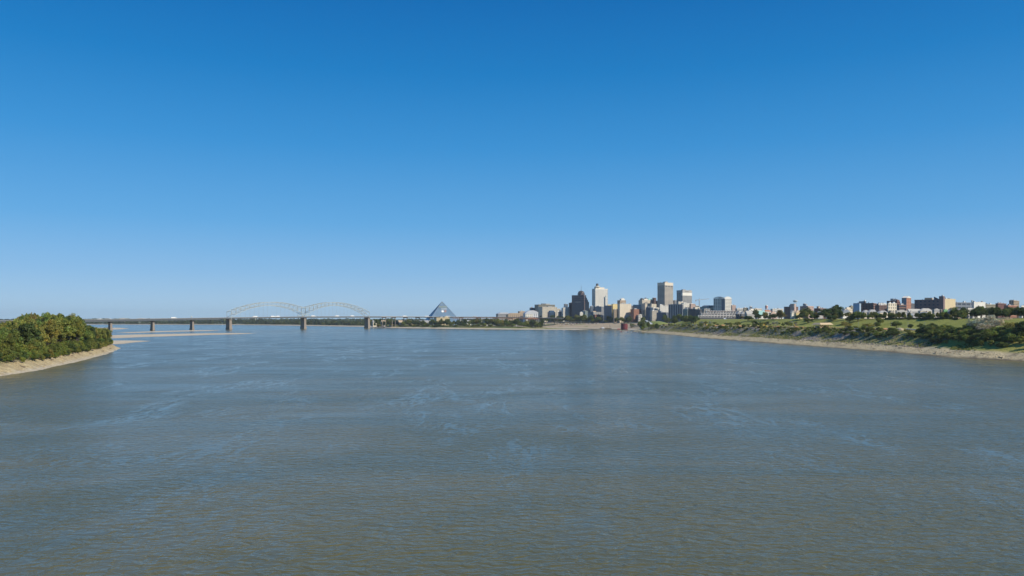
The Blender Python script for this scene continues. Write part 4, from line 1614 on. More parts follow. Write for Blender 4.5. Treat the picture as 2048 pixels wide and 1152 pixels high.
PAL = {'olive': (.25, .25, .05), 'gold': (.31, .29, .056), 'mid': (.17, .205, .040), 'deep': (.085, .122, .030), 'lime': (.22, .26, .045),
       'grey': (.42, .40, .28), 'rust': (.21, .17, .05)}
NV = [0]


def plant(kind, x, y, height, width, colour, label, group, cat='tree', name=None, z=None, sink=.3):
    i = NV[0]
    NV[0] += 1
    crown, trunk = PROTO[kind][i % len(PROTO[kind])]
    unit = {'broad': (20, 17.2), 'tall': (20, 11.2), 'airy': (20, 17.6), 'shrub': (5, 6.4), 'willow': (10, 8.8)}[kind]
    root = thing(name or ('shrub' if kind in ('shrub', 'willow') and cat == 'shrub' else 'tree'), label, cat, (x, y, (ground_z(x, y) if z is None else z) - sink), rnd.uniform(0, 6.28), group)
    sx = width / unit[1]
    root.scale = (sx, sx * rnd.uniform(.9, 1.1), height / unit[0])
    c = link('crown', crown, root)
    base = PAL[colour]
    j = rnd.uniform(.8, 1.22)
    g = rnd.uniform(-.12, .12)
    c.color = (base[0] * j * (1 + g), base[1] * j, base[2] * j, 1)
    link('trunk', trunk, root)
    return root


# --- the wood on the left bank
WG = 'trees of the wood on the left bank'
pts = []
tries = 0
LBL = {'olive': 'olive leaved tree in the dense wood on the left bank', 'gold': 'yellowing tree in the dense wood on the left bank', 'mid': 'green tree in the dense wood on the left bank',
       'deep': 'dark green tree in the dense wood on the left bank', 'lime': 'light green tree in the dense wood on the left bank', 'grey': 'grey green tree in the dense wood on the left bank', 'rust': 'rusty brown tree in the dense wood on the left bank'}
def PLACE(px):
    return ' at the picture edge' if px < 22 else (' under its left shoulder' if px < 62 else (' under its highest hump' if px < 112 else (' under its right shoulder' if px < 165 else ' in its low tail')))


cand = []
while tries < 24000:
    tries += 1
    y = rnd.uniform(395, 845)
    x = rnd.uniform(-560, -270)
    cand.append((x, y))
dd = sdist(np.array([c[0] for c in cand]), np.array([c[1] for c in cand]), WEST)
for (x, y), d in zip(cand, dd):
    px = 1024 + 1540 * x / y
    if d < 7 or d > 95 or px < -45 or px > 235:
        continue
    edge = d < (9 if px > 160 else (12 if px > 95 else 17))
    mind = 5.2 if edge else (7.2 if px > 150 else 9.0)
    if any((x - a) ** 2 + (y - b) ** 2 < (min(mind, e) if edge else mind) ** 2 for a, b, e in pts):
        continue
    pts.append((x, y, mind))
    gz = 6.5
    # silhouette of the wood: low at the frame, a high hump, a low tail
    ytop = float(np.interp(px, [-40, 0, 22, 40, 62, 112, 150, 160, 170, 190, 215, 232], [650, 646, 639, 629, 623, 623, 624, 631, 646, 648, 647, 652]))
    hmax = top_z(ytop, y) - gz
    if edge:
        h = rnd.uniform(4.0, 8.5)
        if d > 13:
            h = rnd.uniform(7, 13)
        h = min(h, hmax * .95)
        w = h * rnd.uniform(.85, 1.15)
        colr = rnd.choice(['mid', 'mid', 'deep', 'lime', 'olive', 'lime'])
        kind = 'willow' if h > 6 else 'shrub'
        plant(kind, x, y, h, w, colr, LBL[colr].replace('tree in the dense wood on the left bank', 'willow on the shore edge of the left wood' + PLACE(px)), 'willows along the edge of the left wood', 'tree', 'willow_tree')
    else:
        h = hmax * rnd.uniform(.82, 1.02) * float(np.interp(d, [9 if px > 95 else 15, 26, 105], [.72 if px < 95 else .90, .97, 1.0]))
        w = rnd.uniform(11, 16) * min(1, h / 22)
        w = max(w, 7)
        colr = rnd.choice(['olive', 'olive', 'gold', 'mid', 'olive', 'gold', 'rust', 'lime', 'mid'] if d > 38 else ['mid', 'olive', 'mid', 'lime', 'olive', 'deep'])
        plant(rnd.choice(['broad', 'broad', 'tall']), x, y, h, w, colr, LBL[colr].replace('the dense wood on the left bank', ('the front of ' if d < 34 else ('the middle of ' if d < 62 else 'the back of ')) + 'the left wood' + PLACE(px)), WG, 'tree', 'cottonwood_tree')


# undergrowth that closes the front of the wood
low = []
for (x, y), d in zip(cand, dd):
    px = 1024 + 1540 * x / y
    if d < 6.5 or d > 17 or px < 85 or px > 234:
        continue
    if any((x - a) ** 2 + (y - b) ** 2 < 4.6 ** 2 for a, b in low):
        continue
    low.append((x, y))
    h = min(rnd.uniform(5, 9.5) if d > 9 else rnd.uniform(3, 5.5), 9.5)
    colr = rnd.choice(['mid', 'mid', 'deep', 'lime', 'olive'])
    plant('willow', x, y, h, h * rnd.uniform(.95, 1.25), colr, LBL[colr].replace('tree in the dense wood on the left bank', 'undergrowth bush at the front of the left wood' + PLACE(px)), 'undergrowth of the left wood', 'shrub', 'undergrowth_bush')

# --- the right bank
def rb(px, d):
    """point on the right bank: photo column px, d metres inland"""
    u = U(px)
    lo, hi = 400.0, 3600.0
    for _ in range(17):
        m_ = (lo + hi) / 2
        if float(sdist(np.array([u * m_]), np.array([m_]), EAST)[0]) < d:
            lo = m_
        else:
            hi = m_
    return u * hi, hi


q = random.Random(21)
nb = 0
for k in range(330):
    px = 1300 + (2060 - 1300) * (k + q.random()) / 330
    x, y = rb(px, q.uniform(38, 55))
    near = px > 1840
    if not near and q.random() < .12:
        continue
    big = q.random() < (.38 if near else .12)
    h = q.uniform(5, 8) if big else q.uniform(2.8, 5.0)
    colr = q.choice(['mid', 'mid', 'lime', 'deep', 'lime', 'olive'])
    nb += 1
    if nb > 290:
        break
    place = 'on the right bank ' + ('nearest the point' if px < 1380 else 'below the white ramp' if px < 1470 else 'below the teal roof' if px < 1550 else 'below the yellow villa' if px < 1620 else 'below the timber pavilion' if px < 1690 else 'below the dark brown apartments' if px < 1760 else 'below the cream villas' if px < 1840 else 'below the open lawn' if px < 1930 else 'below the grey airy trees')
    plant('willow' if big else 'shrub', x, y, h, h * q.uniform(1.1, 1.6), colr, {'mid': 'green', 'deep': 'dark green', 'lime': 'light green', 'olive': 'olive'}[colr] + ' bush in the thicket ' + place, 'bushes along the right riverbank', 'shrub', 'bush')
for k in range(120):
    px = 1850 + 210 * k / 120
    x, y = rb(px, q.uniform(30, 70))
    h = q.uniform(3.5, 7.5)
    colr = q.choice(['mid', 'deep', 'mid', 'lime', 'lime'])
    plant('willow', x, y, h, h * q.uniform(1.0, 1.5), colr, {'mid': 'green', 'deep': 'dark green', 'lime': 'light green'}[colr] + ' willow bush in the dense thicket below the right hand lawn', 'willow thicket below the lawn', 'shrub', 'willow_bush')


def tree_px(px, ytop, d, wpx, kind, colr, label, group=None, cat='tree', name='oak_tree'):
    x, y = rb(px, d)
    g = ground_z(x, y)
    h = max(2.5, top_z(ytop, y) - g + .3)
    return plant(kind, x, y, h, wpx / 1540 * y, colr, label, group, cat, name)


# named trees of the right bank: column, top row, metres inland, width in columns
for px, yt, d, w, kind, colr, label in [
        (1958, 633, 62, 50, 'airy', 'grey', 'large grey green airy tree, left one of the pair near the right edge'),
        (1990, 629, 66, 62, 'airy', 'grey', 'largest grey green airy tree near the right edge'),
        (1972, 645, 54, 44, 'airy', 'grey', 'lower grey tree with bare pale branches in front of the airy pair'),
        (2024, 641, 60, 44, 'airy', 'olive', 'olive green airy tree right of the largest grey tree'),
        (2046, 640, 52, 40, 'broad', 'deep', 'dark green tree cut by the right edge of the picture'),
        (1937, 644, 60, 30, 'broad', 'mid', 'round green tree at the left foot of the grey airy trees'),
        (1672, 607, 185, 34, 'broad', 'deep', 'tallest dark oak on the bluff, left of the dark brown apartments'),
        (1650, 616, 165, 34, 'broad', 'deep', 'dark oak at the left side of the tallest bluff oak'),
        (1664, 630, 140, 30, 'broad', 'deep', 'dark round oak on the lawn slope under the tallest bluff oak'),
        (1628, 628, 150, 26, 'broad', 'mid', 'green oak on the lawn slope right of the yellow villa'),
        (1612, 614, 190, 36, 'broad', 'mid', 'broad green oak in front of the pink loft'),
        (1616, 634, 128, 24, 'tall', 'mid', 'tall green tree standing on the lawn slope by the yellow villa'),
        (1600, 628, 150, 22, 'broad', 'deep', 'dark tree right of the narrow white house'),
        (1563, 625, 165, 30, 'airy', 'rust', 'rusty brown tree left of the narrow white house'),
        (1546, 627, 160, 22, 'broad', 'deep', 'dark tree in front of the peach townhouses'),
        (1536, 630, 150, 24, 'broad', 'deep', 'dark tree right of the teal roof'),
        (1516, 628, 150, 20, 'broad', 'deep', 'dark tree in front of the teal roofed house'),
        (1496, 631, 140, 26, 'broad', 'deep', 'dark spreading tree below the broad grey roof'),
        (1508, 640, 112, 12, 'tall', 'lime', 'small light green conical tree below the teal roof'),
        (1716, 622, 140, 36, 'broad', 'mid', 'big green oak under the blue grey stair block'),
        (1699, 632, 130, 22, 'broad', 'deep', 'dark tree left of the big green oak under the stair block'),
        (1760, 633, 118, 20, 'broad', 'lime', 'light green tree at the left end of the open lawn'),
        (1754, 643, 100, 18, 'broad', 'mid', 'dark green tree below the light green tree on the lawn'),
        (1793, 642, 96, 26, 'broad', 'mid', 'round dark tree on the terrace, left of the open lawn'),
        (1822, 647, 92, 16, 'broad', 'deep', 'small round tree on the terrace, second along the lawn foot'),
        (1843, 646, 92, 20, 'broad', 'mid', 'round tree on the terrace, third along the lawn foot'),
        (1867, 645, 92, 22, 'broad', 'deep', 'round tree on the terrace, fourth along the lawn foot'),
        (1888, 647, 94, 16, 'airy', 'olive', 'thin olive tree on the terrace, last along the lawn foot'),
        (1692, 642, 84, 34, 'airy', 'gold', 'yellowing spreading tree on the park terrace'),
        (1735, 645, 84, 34, 'airy', 'gold', 'thin yellow green tree on the park terrace'),
        (1712, 651, 60, 14, 'airy', 'olive', 'thin grey tree standing on the edge of the park terrace'),
        (1745, 655, 58, 16, 'airy', 'gold', 'bright yellow green sapling on the edge of the park terrace')]:
    tree_px(px, yt, d, w, kind, colr, label)
q = random.Random(5)
for k in range(46):
    px = 1900 + 150 * q.random()
    d = q.uniform(165, 260)
    yt = float(np.interp(px, [1900, 1930, 1960, 2000, 2030, 2050], [612, 613, 609, 613, 609, 612])) + q.uniform(0, 7)
    c_ = q.choice(['deep', 'deep', 'mid'])
    tree_px(px, yt, d, q.uniform(18, 28), 'broad', c_, ('dark green' if c_ == 'deep' else 'green') + ' tree in the belt behind the right hand villas', 'trees behind the right hand villas')
for k in range(70):
    px = q.uniform(1720, 1930)
    c_ = q.choice(['deep', 'mid', 'olive'])
    tree_px(px, q.uniform(622, 630), q.uniform(154, 168), q.uniform(7, 14), 'broad', c_, {'deep': 'small dark', 'mid': 'small green', 'olive': 'small olive'}[c_] + ' garden tree among the bluff villas', 'garden trees among the villas', name='garden_tree')
for k in range(60):
    px = 1770 + 145 * k / 60
    x, y = rb(px, q.uniform(150, 154))
    plant('shrub', x, y, q.uniform(2.0, 3.2), q.uniform(4, 6), 'deep', 'clipped dark hedge bush along the top of the lawn', 'hedge along the lawn top', 'shrub', 'hedge_bush')
for k in range(26):
    px = q.uniform(1480, 1720)
    c_ = q.choice(['deep', 'mid', 'olive', 'rust'])
    tree_px(px, q.uniform(618, 632), q.uniform(150, 190), q.uniform(12, 20), 'broad', c_, {'deep': 'dark green', 'mid': 'green', 'olive': 'olive', 'rust': 'rusty'}[c_] + ' tree among the houses along the bluff', 'trees among the bluff houses')
for k in range(44):
    px = q.uniform(1400, 1600)
    c_ = q.choice(['deep', 'mid', 'olive', 'grey'])
    tree_px(px, q.uniform(641, 648), q.uniform(70, 112), q.uniform(7, 13), q.choice(['broad', 'airy']), c_, {'deep': 'small dark', 'mid': 'small green', 'olive': 'small olive', 'grey': 'small grey green'}[c_] + ' young tree on the park terrace ' + ('near the white ramp' if px < 1440 else 'below the condominiums' if px < 1480 else 'below the teal roof' if px < 1540 else 'near the soil heaps'), 'young trees on the park terrace', name='young_tree')
# trees in front of the mid rises
for k in range(40):
    px = q.uniform(1306, 1398)
    c_ = q.choice(['deep', 'deep', 'mid'])
    tree_px(px, q.uniform(627, 641), q.uniform(95, 150), q.uniform(9, 17), 'broad', c_, ('dark green' if c_ == 'deep' else 'green') + ' park tree below the fin striped slab', 'park trees below the mid rises', name='park_tree')
for k in range(26):
    px = q.uniform(1258, 1320)
    c_ = q.choice(['deep', 'mid', 'mid', 'lime'])
    tree_px(px, q.uniform(640, 652), q.uniform(12, 60), q.uniform(7, 12), 'broad', c_, {'deep': 'dark', 'mid': 'green', 'lime': 'light green'}[c_] + ' tree on the point beside the red round terminal', 'trees on the point by the terminal', name='park_tree')
tree_px(1286, 633, 70, 15, 'broad', 'mid', 'tall round green tree on the point right of the red terminal')


def tree_at(px, ytop, Y, wpx, kind, colr, label, group, name='shore_tree'):
    x = U(px) * Y
    g = max(0, ground_z(x, Y))
    plant(kind, x, Y, max(3, top_z(ytop, Y) - g), wpx / 1540 * Y, colr, label, group, 'tree', name)


for k in range(70):
    px = q.uniform(1080, 1262)
    c_ = q.choice(['deep', 'deep', 'mid', 'mid', 'olive'])
    tree_px(px, q.uniform(628, 640), q.uniform(112, 165), q.uniform(8, 14), 'broad', c_, {'deep': 'dark green', 'mid': 'green', 'olive': 'olive'}[c_] + ' street tree along the foot of downtown above the landing', 'street trees above the landing', name='street_tree')
for k in range(140):
    px = 742 + 345 * (k + q.random()) / 140
    base = float(np.interp(px, [742, 770, 850, 900, 1000, 1080], [2990, 2990, 2775, 2665, 2512, 2440]))
    Y = base + q.uniform(18, 130)
    if px > 1015 and q.random() < .55:
        Y = base + q.uniform(150, 260)
    low = Y - base < 50
    c_ = q.choice(['deep', 'mid', 'mid', 'olive', 'lime'] if low else ['deep', 'deep', 'mid', 'olive'])
    yt = q.uniform(645, 650) if low else q.uniform(635, 645)
    tree_at(px, yt, Y, q.uniform(8, 15), 'broad', c_, {'deep': 'dark green', 'mid': 'green', 'olive': 'olive', 'lime': 'light green'}[c_] + (' low tree on the shore of the peninsula' if low else ' tree on the peninsula') + (' left of the pyramid' if px < 850 else (' below the pyramid' if px < 925 else (' right of the pyramid' if px < 1000 else ' by the halls'))), 'trees on the peninsula')

# --- far woods, read as one mass
def wood(name, label, spots, seed):
    q = np.random.default_rng(seed)
    V, Fc, Cc = [], [], []
    base = np.array([.045, .068, .026])
    nv = 0
    for (x, y, z, h, r) in spots:
        n = 46
        v = q.normal(size=(n, 3))
        v /= np.linalg.norm(v, axis=1)[:, None]
        p = np.array([x, y, z + h * .55]) + v * np.array([r, r, h * .5]) * q.uniform(.6, 1.05, (n, 1))
        nn = v * .8 + q.normal(size=(n, 3)) * .5
        nn /= np.linalg.norm(nn, axis=1)[:, None]
        t = np.cross(nn, q.normal(size=(n, 3)))
        t /= np.linalg.norm(t, axis=1)[:, None]
        b = np.cross(nn, t)
        s = r * .34 * q.uniform(.7, 1.3, (n, 1))
        V.append(np.stack([p - t * s, p - b * s, p + t * s, p + b * s], 1).reshape(-1, 3))
        tone = q.uniform(.7, 1.5)
        warm = q.uniform(0, .9)
        c = base * tone * np.array([1 + warm, 1 + warm * .5, 1])
        Cc.append(np.repeat(c[None, :] * q.uniform(.8, 1.2, (n, 1)), 4, 0))
    V = np.concatenate(V)
    Cc = np.concatenate(Cc)
    me = bpy.data.meshes.new(name)
    me.from_pydata(V.tolist(), [], np.arange(len(V)).reshape(-1, 4).tolist())
    ca = me.color_attributes.new('leaf', 'FLOAT_COLOR', 'POINT')
    rgba = np.ones((len(V), 4), np.float32)
    rgba[:, :3] = Cc
    ca.data.foreach_set('color', rgba.reshape(-1))
    me.materials.append(LEAF)
    o = link(name, me, None, 'stuff')
    o['label'] = label
    o['category'] = 'woodland'
    o.color = (1, 1, 1, 1)
    return o


q = np.random.default_rng(9)
spots = []
shore = [(-640, 3400), (-800, 3600), (-1115, 4050), (-1500, 4520), (-1827, 4900), (-2650, 5130), (-4300, 5250)]
for (a, b) in zip(shore[:-1], shore[1:]):
    L_ = math.hypot(b[0] - a[0], b[1] - a[1])
    for k in range(int(L_ / 4.2)):
        f = q.random()
        off = 95 + 260 * q.random() ** 1.6
        x = a[0] * (1 - f) + b[0] * f + (b[1] - a[1]) / L_ * off * (1 if True else -1)
        y = a[1] * (1 - f) + b[1] * f - (b[0] - a[0]) / L_ * off
        far = y > 4900 and x < -2300
        h = q.uniform(14, 27) * (.8 if off < 130 else 1.0) * (.7 if far else 1.0)
        spots.append((x, y, 4, h, q.uniform(6, 10)))
wood('far_wood', 'dark green riverside woods beyond the arch bridge', spots, 3)
spots = []
for k in range(1500):
    u = q.uniform(-.72, .10)
    y = q.uniform(6500, 11000)
    spots.append((u * y, y, 6, q.uniform(20, 36), q.uniform(16, 34)))
wood('horizon_wood', 'flat dark line of woods along the far horizon on the left', spots, 4)
spots = []
for k in range(900):
    u = q.uniform(-.10, .70)
    y = q.uniform(4200, 6500)
    spots.append((u * y, y, 8, q.uniform(16, 30), q.uniform(12, 22)))
wood('upland_wood', 'distant dark woods behind downtown and the pyramid', spots, 5)

# ------------------------------------------------------------------ ground cover and stones
def scatter_rb(n, d0, d1, y0, y1, seed):
    q = np.random.default_rng(seed)
    x = q.uniform(300, 460, n * 8)
    y = y0 + (y1 - y0) * q.random(n * 8) ** 1.5
    d = sdist(x, y, EAST)
    k = (d > d0) & (d < d1)
    return x[k][:n], y[k][:n], q


def weeds(name, label, n, d0, d1, size, cols, seed, y0=500, y1=1950):
    x, y, q = scatter_rb(n, d0, d1, y0, y1, seed)
    keep = fnoise(x, y, 24, seed) > .46
    x, y = x[keep], y[keep]
    n = len(x)
    z = east_h(x, y)
    p = np.stack([x, y, z + size * .35], 1)
    nn = q.normal(size=(n, 3)) * .6 + np.array([.35, -.45, .7])
    nn /= np.linalg.norm(nn, axis=1)[:, None]
    t = np.cross(nn, q.normal(size=(n, 3)))
    t /= np.linalg.norm(t, axis=1)[:, None]
    b = np.cross(nn, t)
    s = size * q.uniform(.5, 1.4, (n, 1))
    V = np.stack([p - t * s, p - b * s, p + t * s, p + b * s], 1).reshape(-1, 3)
    me = bpy.data.meshes.new(name)
    me.from_pydata(V.tolist(), [], np.arange(4 * n).reshape(-1, 4).tolist())
    ca = me.color_attributes.new('leaf', 'FLOAT_COLOR', 'POINT')
    c = np.array(cols)[q.integers(0, len(cols), n)] * q.uniform(.7, 1.3, (n, 1))
    rgba = np.ones((4 * n, 4), np.float32)
    rgba[:, :3] = np.repeat(c, 4, 0)
    ca.data.foreach_set('color', rgba.reshape(-1))
    me.materials.append(LEAF)
    o = link(name, me, None, 'stuff')
    o['label'] = label
    o['category'] = 'weeds'
    o.color = (1, 1, 1, 1)


weeds('weeds', 'tall yellow green weeds on the right bank above the beach', 42000, 19, 60, .6, [(.20, .22, .04), (.27, .22, .05), (.12, .16, .03), (.16, .19, .035)], 301)
weeds('terrace_grass', 'rough olive grass and young planting on the park terrace', 9000, 58, 104, .5, [(.20, .20, .05), (.14, .16, .04), (.28, .22, .07)], 302)


def stones(name, label, pts, material, q, s0, s1):
    V, Fc = [], []
    base = np.array([(-1, -1, -.6), (1, -1, -.6), (1, 1, -.6), (-1, 1, -.6), (-.7, -.7, .6), (.7, -.7, .6), (.7, .7, .6), (-.7, .7, .6)])
    fq = np.array([(0, 3, 2, 1), (4, 5, 6, 7), (0, 1, 5, 4), (1, 2, 6, 5), (2, 3, 7, 6), (3, 0, 4, 7)])
    n = len(pts)
    s = q.uniform(s0, s1, (n, 1, 1)) * q.uniform(.6, 1.3, (n, 1, 3))
    v = base[None] * s * q.uniform(.75, 1.25, (n, 8, 3))
    a = q.uniform(0, 6.28, n)
    ca, sa = np.cos(a)[:, None], np.sin(a)[:, None]
    x = v[:, :, 0] * ca - v[:, :, 1] * sa
    y = v[:, :, 0] * sa + v[:, :, 1] * ca
    V = np.stack([x, y, v[:, :, 2]], -1) + pts[:, None, :]
    Fc = (fq[None] + 8 * np.arange(n)[:, None, None]).reshape(-1, 4)
    me = bpy.data.meshes.new(name)
    me.from_pydata(V.reshape(-1, 3).tolist(), [], Fc.tolist())
    me.materials.append(material)
    o = link(name, me, None, 'stuff')
    o['label'] = label
    o['category'] = 'stones'


ROCK = mat('riprap_stone', (.25, .205, .16), .95, .35, .7)
SANDSTONE = mat('bank_clay', (.46, .365, .215), .95, .3, .6)
x, y, q = scatter_rb(4200, 1, 17, 500, 1900, 303)
stones('beach_rubble', 'tan rubble and clay lumps strewn over the right beach', np.stack([x, y, east_h(x, y)], 1), SANDSTONE, q, .15, .5)
x, y, q = scatter_rb(4200, 17, 44, 700, 1900, 304)
stones('riprap', 'grey riprap boulders on the slope of the right bank', np.stack([x, y, east_h(x, y)], 1), ROCK, q, .3, .8)
q = np.random.default_rng(305)
x = q.uniform(-450, -270, 60000)
y = q.uniform(395, 850, 60000)
d = sdist(x, y, WEST)
k = (d > .5) & (d < 11)
x, y = x[k][:900], y[k][:900]
stones('clay_ledges', 'broken clay lumps along the stepped left beach', np.stack([x, y, west_h(x, y)], 1), mat('dark_bank_clay', (.33, .255, .15), .95, .3, .6), q, .15, .45)

# driftwood on the beaches
DRIFT = mat('driftwood', (.17, .125, .09), .95, .3, 1.5)
q = random.Random(8)
for k in range(16):
    if k < 6:
        px = 60 + 28 * k
        dpt = None
        yy = 450 + 60 * k
        xx = float(np.interp(yy, [412, 460, 550, 671, 790], [-274, -284, -313, -355, -405])) - q.uniform(3, 6)
        where = 'on the left beach'
    else:
        xx, yy = rb(1560 + (k - 6) * 50 + q.uniform(-15, 15), q.uniform(4, 12))
        where = 'on the right beach'
    zz = ground_z(xx, yy) + .25
    root = thing('driftwood_log', 'dark driftwood log lying ' + where, 'log', (xx, yy, zz), q.uniform(0, 3.1), 'driftwood ' + where)
    L_ = q.uniform(2.5, 5.5)
    m = MB()
    m.beam((-L_ / 2, 0, 0), (0, .3, .1), .5, .5)
    m.beam((0, .3, .1), (L_ / 2, 0, .3), .42, .4)
    m.build('stem', DRIFT, root)
    MB().beam((L_ * .1, .2, .1), (L_ * .3, 1.4, 1.1), .2, .2).build('branch_stub', DRIFT, root)

# ------------------------------------------------------------------ cars on the landing
CARP = {'white': WHITE, 'dark': mat('dark_car_paint', (.03, .035, .045), .3, .05, 1), 'silver': mat('silver_car_paint', (.45, .46, .48), .35, .05, 1, metal=.5),
        'red': mat('red_car_paint', (.40, .03, .03), .35, .05, 1)}
car_meshes = {}


def car(label, x, y, z, rz, colr, group):
    root = thing('parked_car', label, 'car', (x, y, z), rz, group)
    if colr not in car_meshes:
        b = MB()
        b.taper(-2.3, 2.3, -.92, .92, .32, .95, .1, .06)
        c = MB()
        c.taper(-1.7, 1.2, -.84, .84, .95, 1.5, .55, .16)
        w = MB()
        for xx in (-1.45, 1.45):
            for yy in (-.86, .86):
                bb = len(w.v)
                for k in range(8):
                    a = 2 * math.pi * k / 8
                    w.v += [(xx + .34 * math.cos(a), yy - .1, .34 + .34 * math.sin(a)), (xx + .34 * math.cos(a), yy + .1, .34 + .34 * math.sin(a))]
                for k in range(8):
                    k2 = (k + 1) % 8
                    w.f.append((bb + 2 * k, bb + 2 * k2, bb + 2 * k2 + 1, bb + 2 * k + 1))
                w.f.append(tuple(bb + 2 * k for k in range(8)))
                w.f.append(tuple(bb + 2 * k + 1 for k in range(7, -1, -1)))
        car_meshes[colr] = (b.mesh('body', CARP[colr]), c.mesh('cabin', GLASS), w.mesh('wheels', TYRE))
    for nm, me in zip(('body', 'cabin', 'wheels'), car_meshes[colr]):
        link(nm, me, root)
    root.scale = (1.15, 1.1, 1.15)


q = random.Random(77)
for row, (dpt, xa, xb, n) in enumerate([(92, 1112, 1196, 24), (104, 1120, 1206, 22), (70, 1118, 1150, 9)]):
    for k in range(n):
        px = xa + (xb - xa) * (k + q.uniform(.2, .8)) / n
        x, y = rb(px, dpt + q.uniform(-2, 2))
        colr = q.choice(['white', 'white', 'silver', 'dark', 'white', 'red', 'dark'])
        rown = ['middle', 'upper', 'lower'][row]
        car('%s car parked in the %s row on the sandy landing' % (colr, rown), x, y, ground_z(x, y) + .02, q.uniform(-.2, .2) + 2.2, colr, 'cars parked on the landing')
for k in range(12):
    x, y = rb(1322 + 7 * k + q.uniform(-2, 2), 64 + q.uniform(-2, 2))
    colr = q.choice(['white', 'dark', 'silver'])
    car('%s car parked by the riverside park road' % colr, x, y, ground_z(x, y) + .05, 1.6, colr, 'cars by the park road')

# ------------------------------------------------------------------ round red terminal at the point
x, y = on_level(1248, 657.5)
y = 2470
x = U(1248.5) * y
RED = mat('red_terminal_panels', (.22, .035, .04), .55, .12, .3)
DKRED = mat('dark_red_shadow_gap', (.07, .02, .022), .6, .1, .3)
term = thing('river_terminal', 'round dark red river terminal wrapped in spiral ramps at the point', 'terminal', (x, y, 0), 0)
z0 = .6
for k in range(5):
    zz = z0 + 1.2 + k * 3.4
    MB().frust(0, 0, zz, zz + 2.1, 11.2, 11.2, 28).build('ramp_ring', RED, term)
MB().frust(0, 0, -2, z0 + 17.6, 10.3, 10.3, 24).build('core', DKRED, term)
MB().frust(0, 0, z0 + 17.7, z0 + 18.6, 11.5, 11.5, 28).build('roof', mat('terminal_roof', (.12, .10, .10), .8), term)
m = MB()
m.beam((10, 3, 9.5), (52, 20, 12.5), 5, .8)
m.build('gangway', CONC, term)
MB().box(-22, -12, -4, 4, -.4, 2.4).build('red_float', mat('red_float_paint', (.50, .08, .05), .6), term)

# work barge with derricks in the harbour mouth
bx, by = on_level(1211, 657.6)
barge = thing('work_barge', 'low dark work barge with white deckhouse and derricks in the harbour mouth', 'barge', (bx, by, 0), R(8))
DKHULL = mat('dark_hull_paint', (.045, .04, .04), .6, .2, .3)
MB().taper(-20, 20, -6, 6, 1.6, -.5, 1, 1).build('hull', DKHULL, barge)
m = MB()
m.box(-14, -4, -3, 3, 1.6, 4.2)
m.box(-12, -7, -2.4, 2.4, 4.21, 6.6)
m.build('deckhouse', WHITE, barge)
MB().box(-11.9, -7.1, -2.5, -2.41, 5.0, 6.0).build('windows', GLASS, barge)
for s, h in ((-8, 13), (4, 9), (12, 15), (15, 10)):
    m = MB()
    m.beam((s, 0, 1.6), (s + 2, 0, h), .45, .45)
    m.beam((s + 4, 0, 1.6), (s + 2, 0, h), .35, .35)
    m.build('derrick', mat('derrick_steel', (.22, .19, .16), .7, .2, .5), barge)
m = MB()
for k in range(6):
    m.box(0 + k * 2.6, 1.8 + k * 2.6, -3.2, 2.5, 1.61, 2.4 + .5 * (k % 3))
m.build('deck_cargo', SANDSTONE, barge)

# small boats moored by the point
for k, (px, py, L_, lab) in enumerate([(1243, 664.4, 9, 'small dark workboat with a red cabin off the point'), (1253, 665, 8, 'second small flat boat moored along the point'),
                                       (1263, 665.2, 7, 'third small flat boat moored along the point'), (1275, 665.6, 8, 'fourth small flat boat moored nearest the right bank')]):
    bx, by = on_level(px, py)
    bo = thing('small_boat', lab, 'boat', (bx, by, 0), R(6), 'boats moored off the point')
    m = MB()
    m.prism([(-L_ / 2, .7), (L_ / 2 - 1.4, .7), (L_ / 2, .9), (L_ / 2 - 1.6, -.3), (-L_ / 2, -.3)], 1, -1.4, 1.4)
    m.build('hull', DKHULL if k != 1 else mat('blue_hull_paint', (.05, .09, .16), .5), bo)
    MB().box(-L_ * .3, L_ * .1, -.9, .9, .72, 2.3 if k == 0 else 1.3).build('cabin', RED if k == 0 else WHITE, bo)

# ------------------------------------------------------------------ park under construction
WOODY = mat('raw_timber', (.52, .40, .24), .8, .15, .5)
DIRT = mat('orange_dirt', (.46, .23, .10), .95, .25, .5, bump=.4)
PALEW = mat('pale_ramp_concrete', (.68, .66, .62), .8, .06, .3)


def ramp(label, p, q_, w):
    r_ = thing('park_ramp', label, 'ramp', (0, 0, 0))
    MB().beam(p, q_, w, .8).build('slab', PALEW, r_)
    for s in (-1, 1):
        MB().beam((p[0] + s * w / 2, p[1], p[2] + .8), (q_[0] + s * w / 2, q_[1], q_[2] + .8), .3, 1.0).build('side_wall', PALEW, r_)


ramp('long white stair ramp running down from the terraced condominiums to the park', at(1449, 636.5, 1840), at(1457, 649, 1560), 5)
ramp('white ramp on the green slope right of the red terminal', at(1292, 641, 2080), at(1303, 648, 1990), 6)
wl = thing('grass_mound', 'smooth green grass mound beside the white ramp right of the terminal', 'mound', (U(1312) * 2080, 2080, 10))
m = MB()
m.frust(0, 0, 0, 12, 46, 30, 24)
m.frust(0, 0, 12, 17, 30, 10, 24)
m.build('turf', mat('mown_turf', (.16, .19, .045), .95, .15, .2), wl)
# timber pavilion
x, y = rb(1640, 74)
pav = thing('timber_pavilion', 'half built timber pavilion with a tan roof on the park terrace', 'pavilion', (x, y, ground_z(x, y)), R(35))
for k in range(6):
    for yy in (0, 9):
        MB().box(k * 5 - .3, k * 5 + .3, yy - .3, yy + .3, -1, 4.6).build('post', WOODY, pav)
MB().taper(-2.5, 27.5, -2.5, 11.5, 4.6, 7.2, 3, 3).build('roof', WOODY, pav)
MB().box(1, 24, 2, 8, .1, 3.2).build('crate_store', wall('sand'), pav)
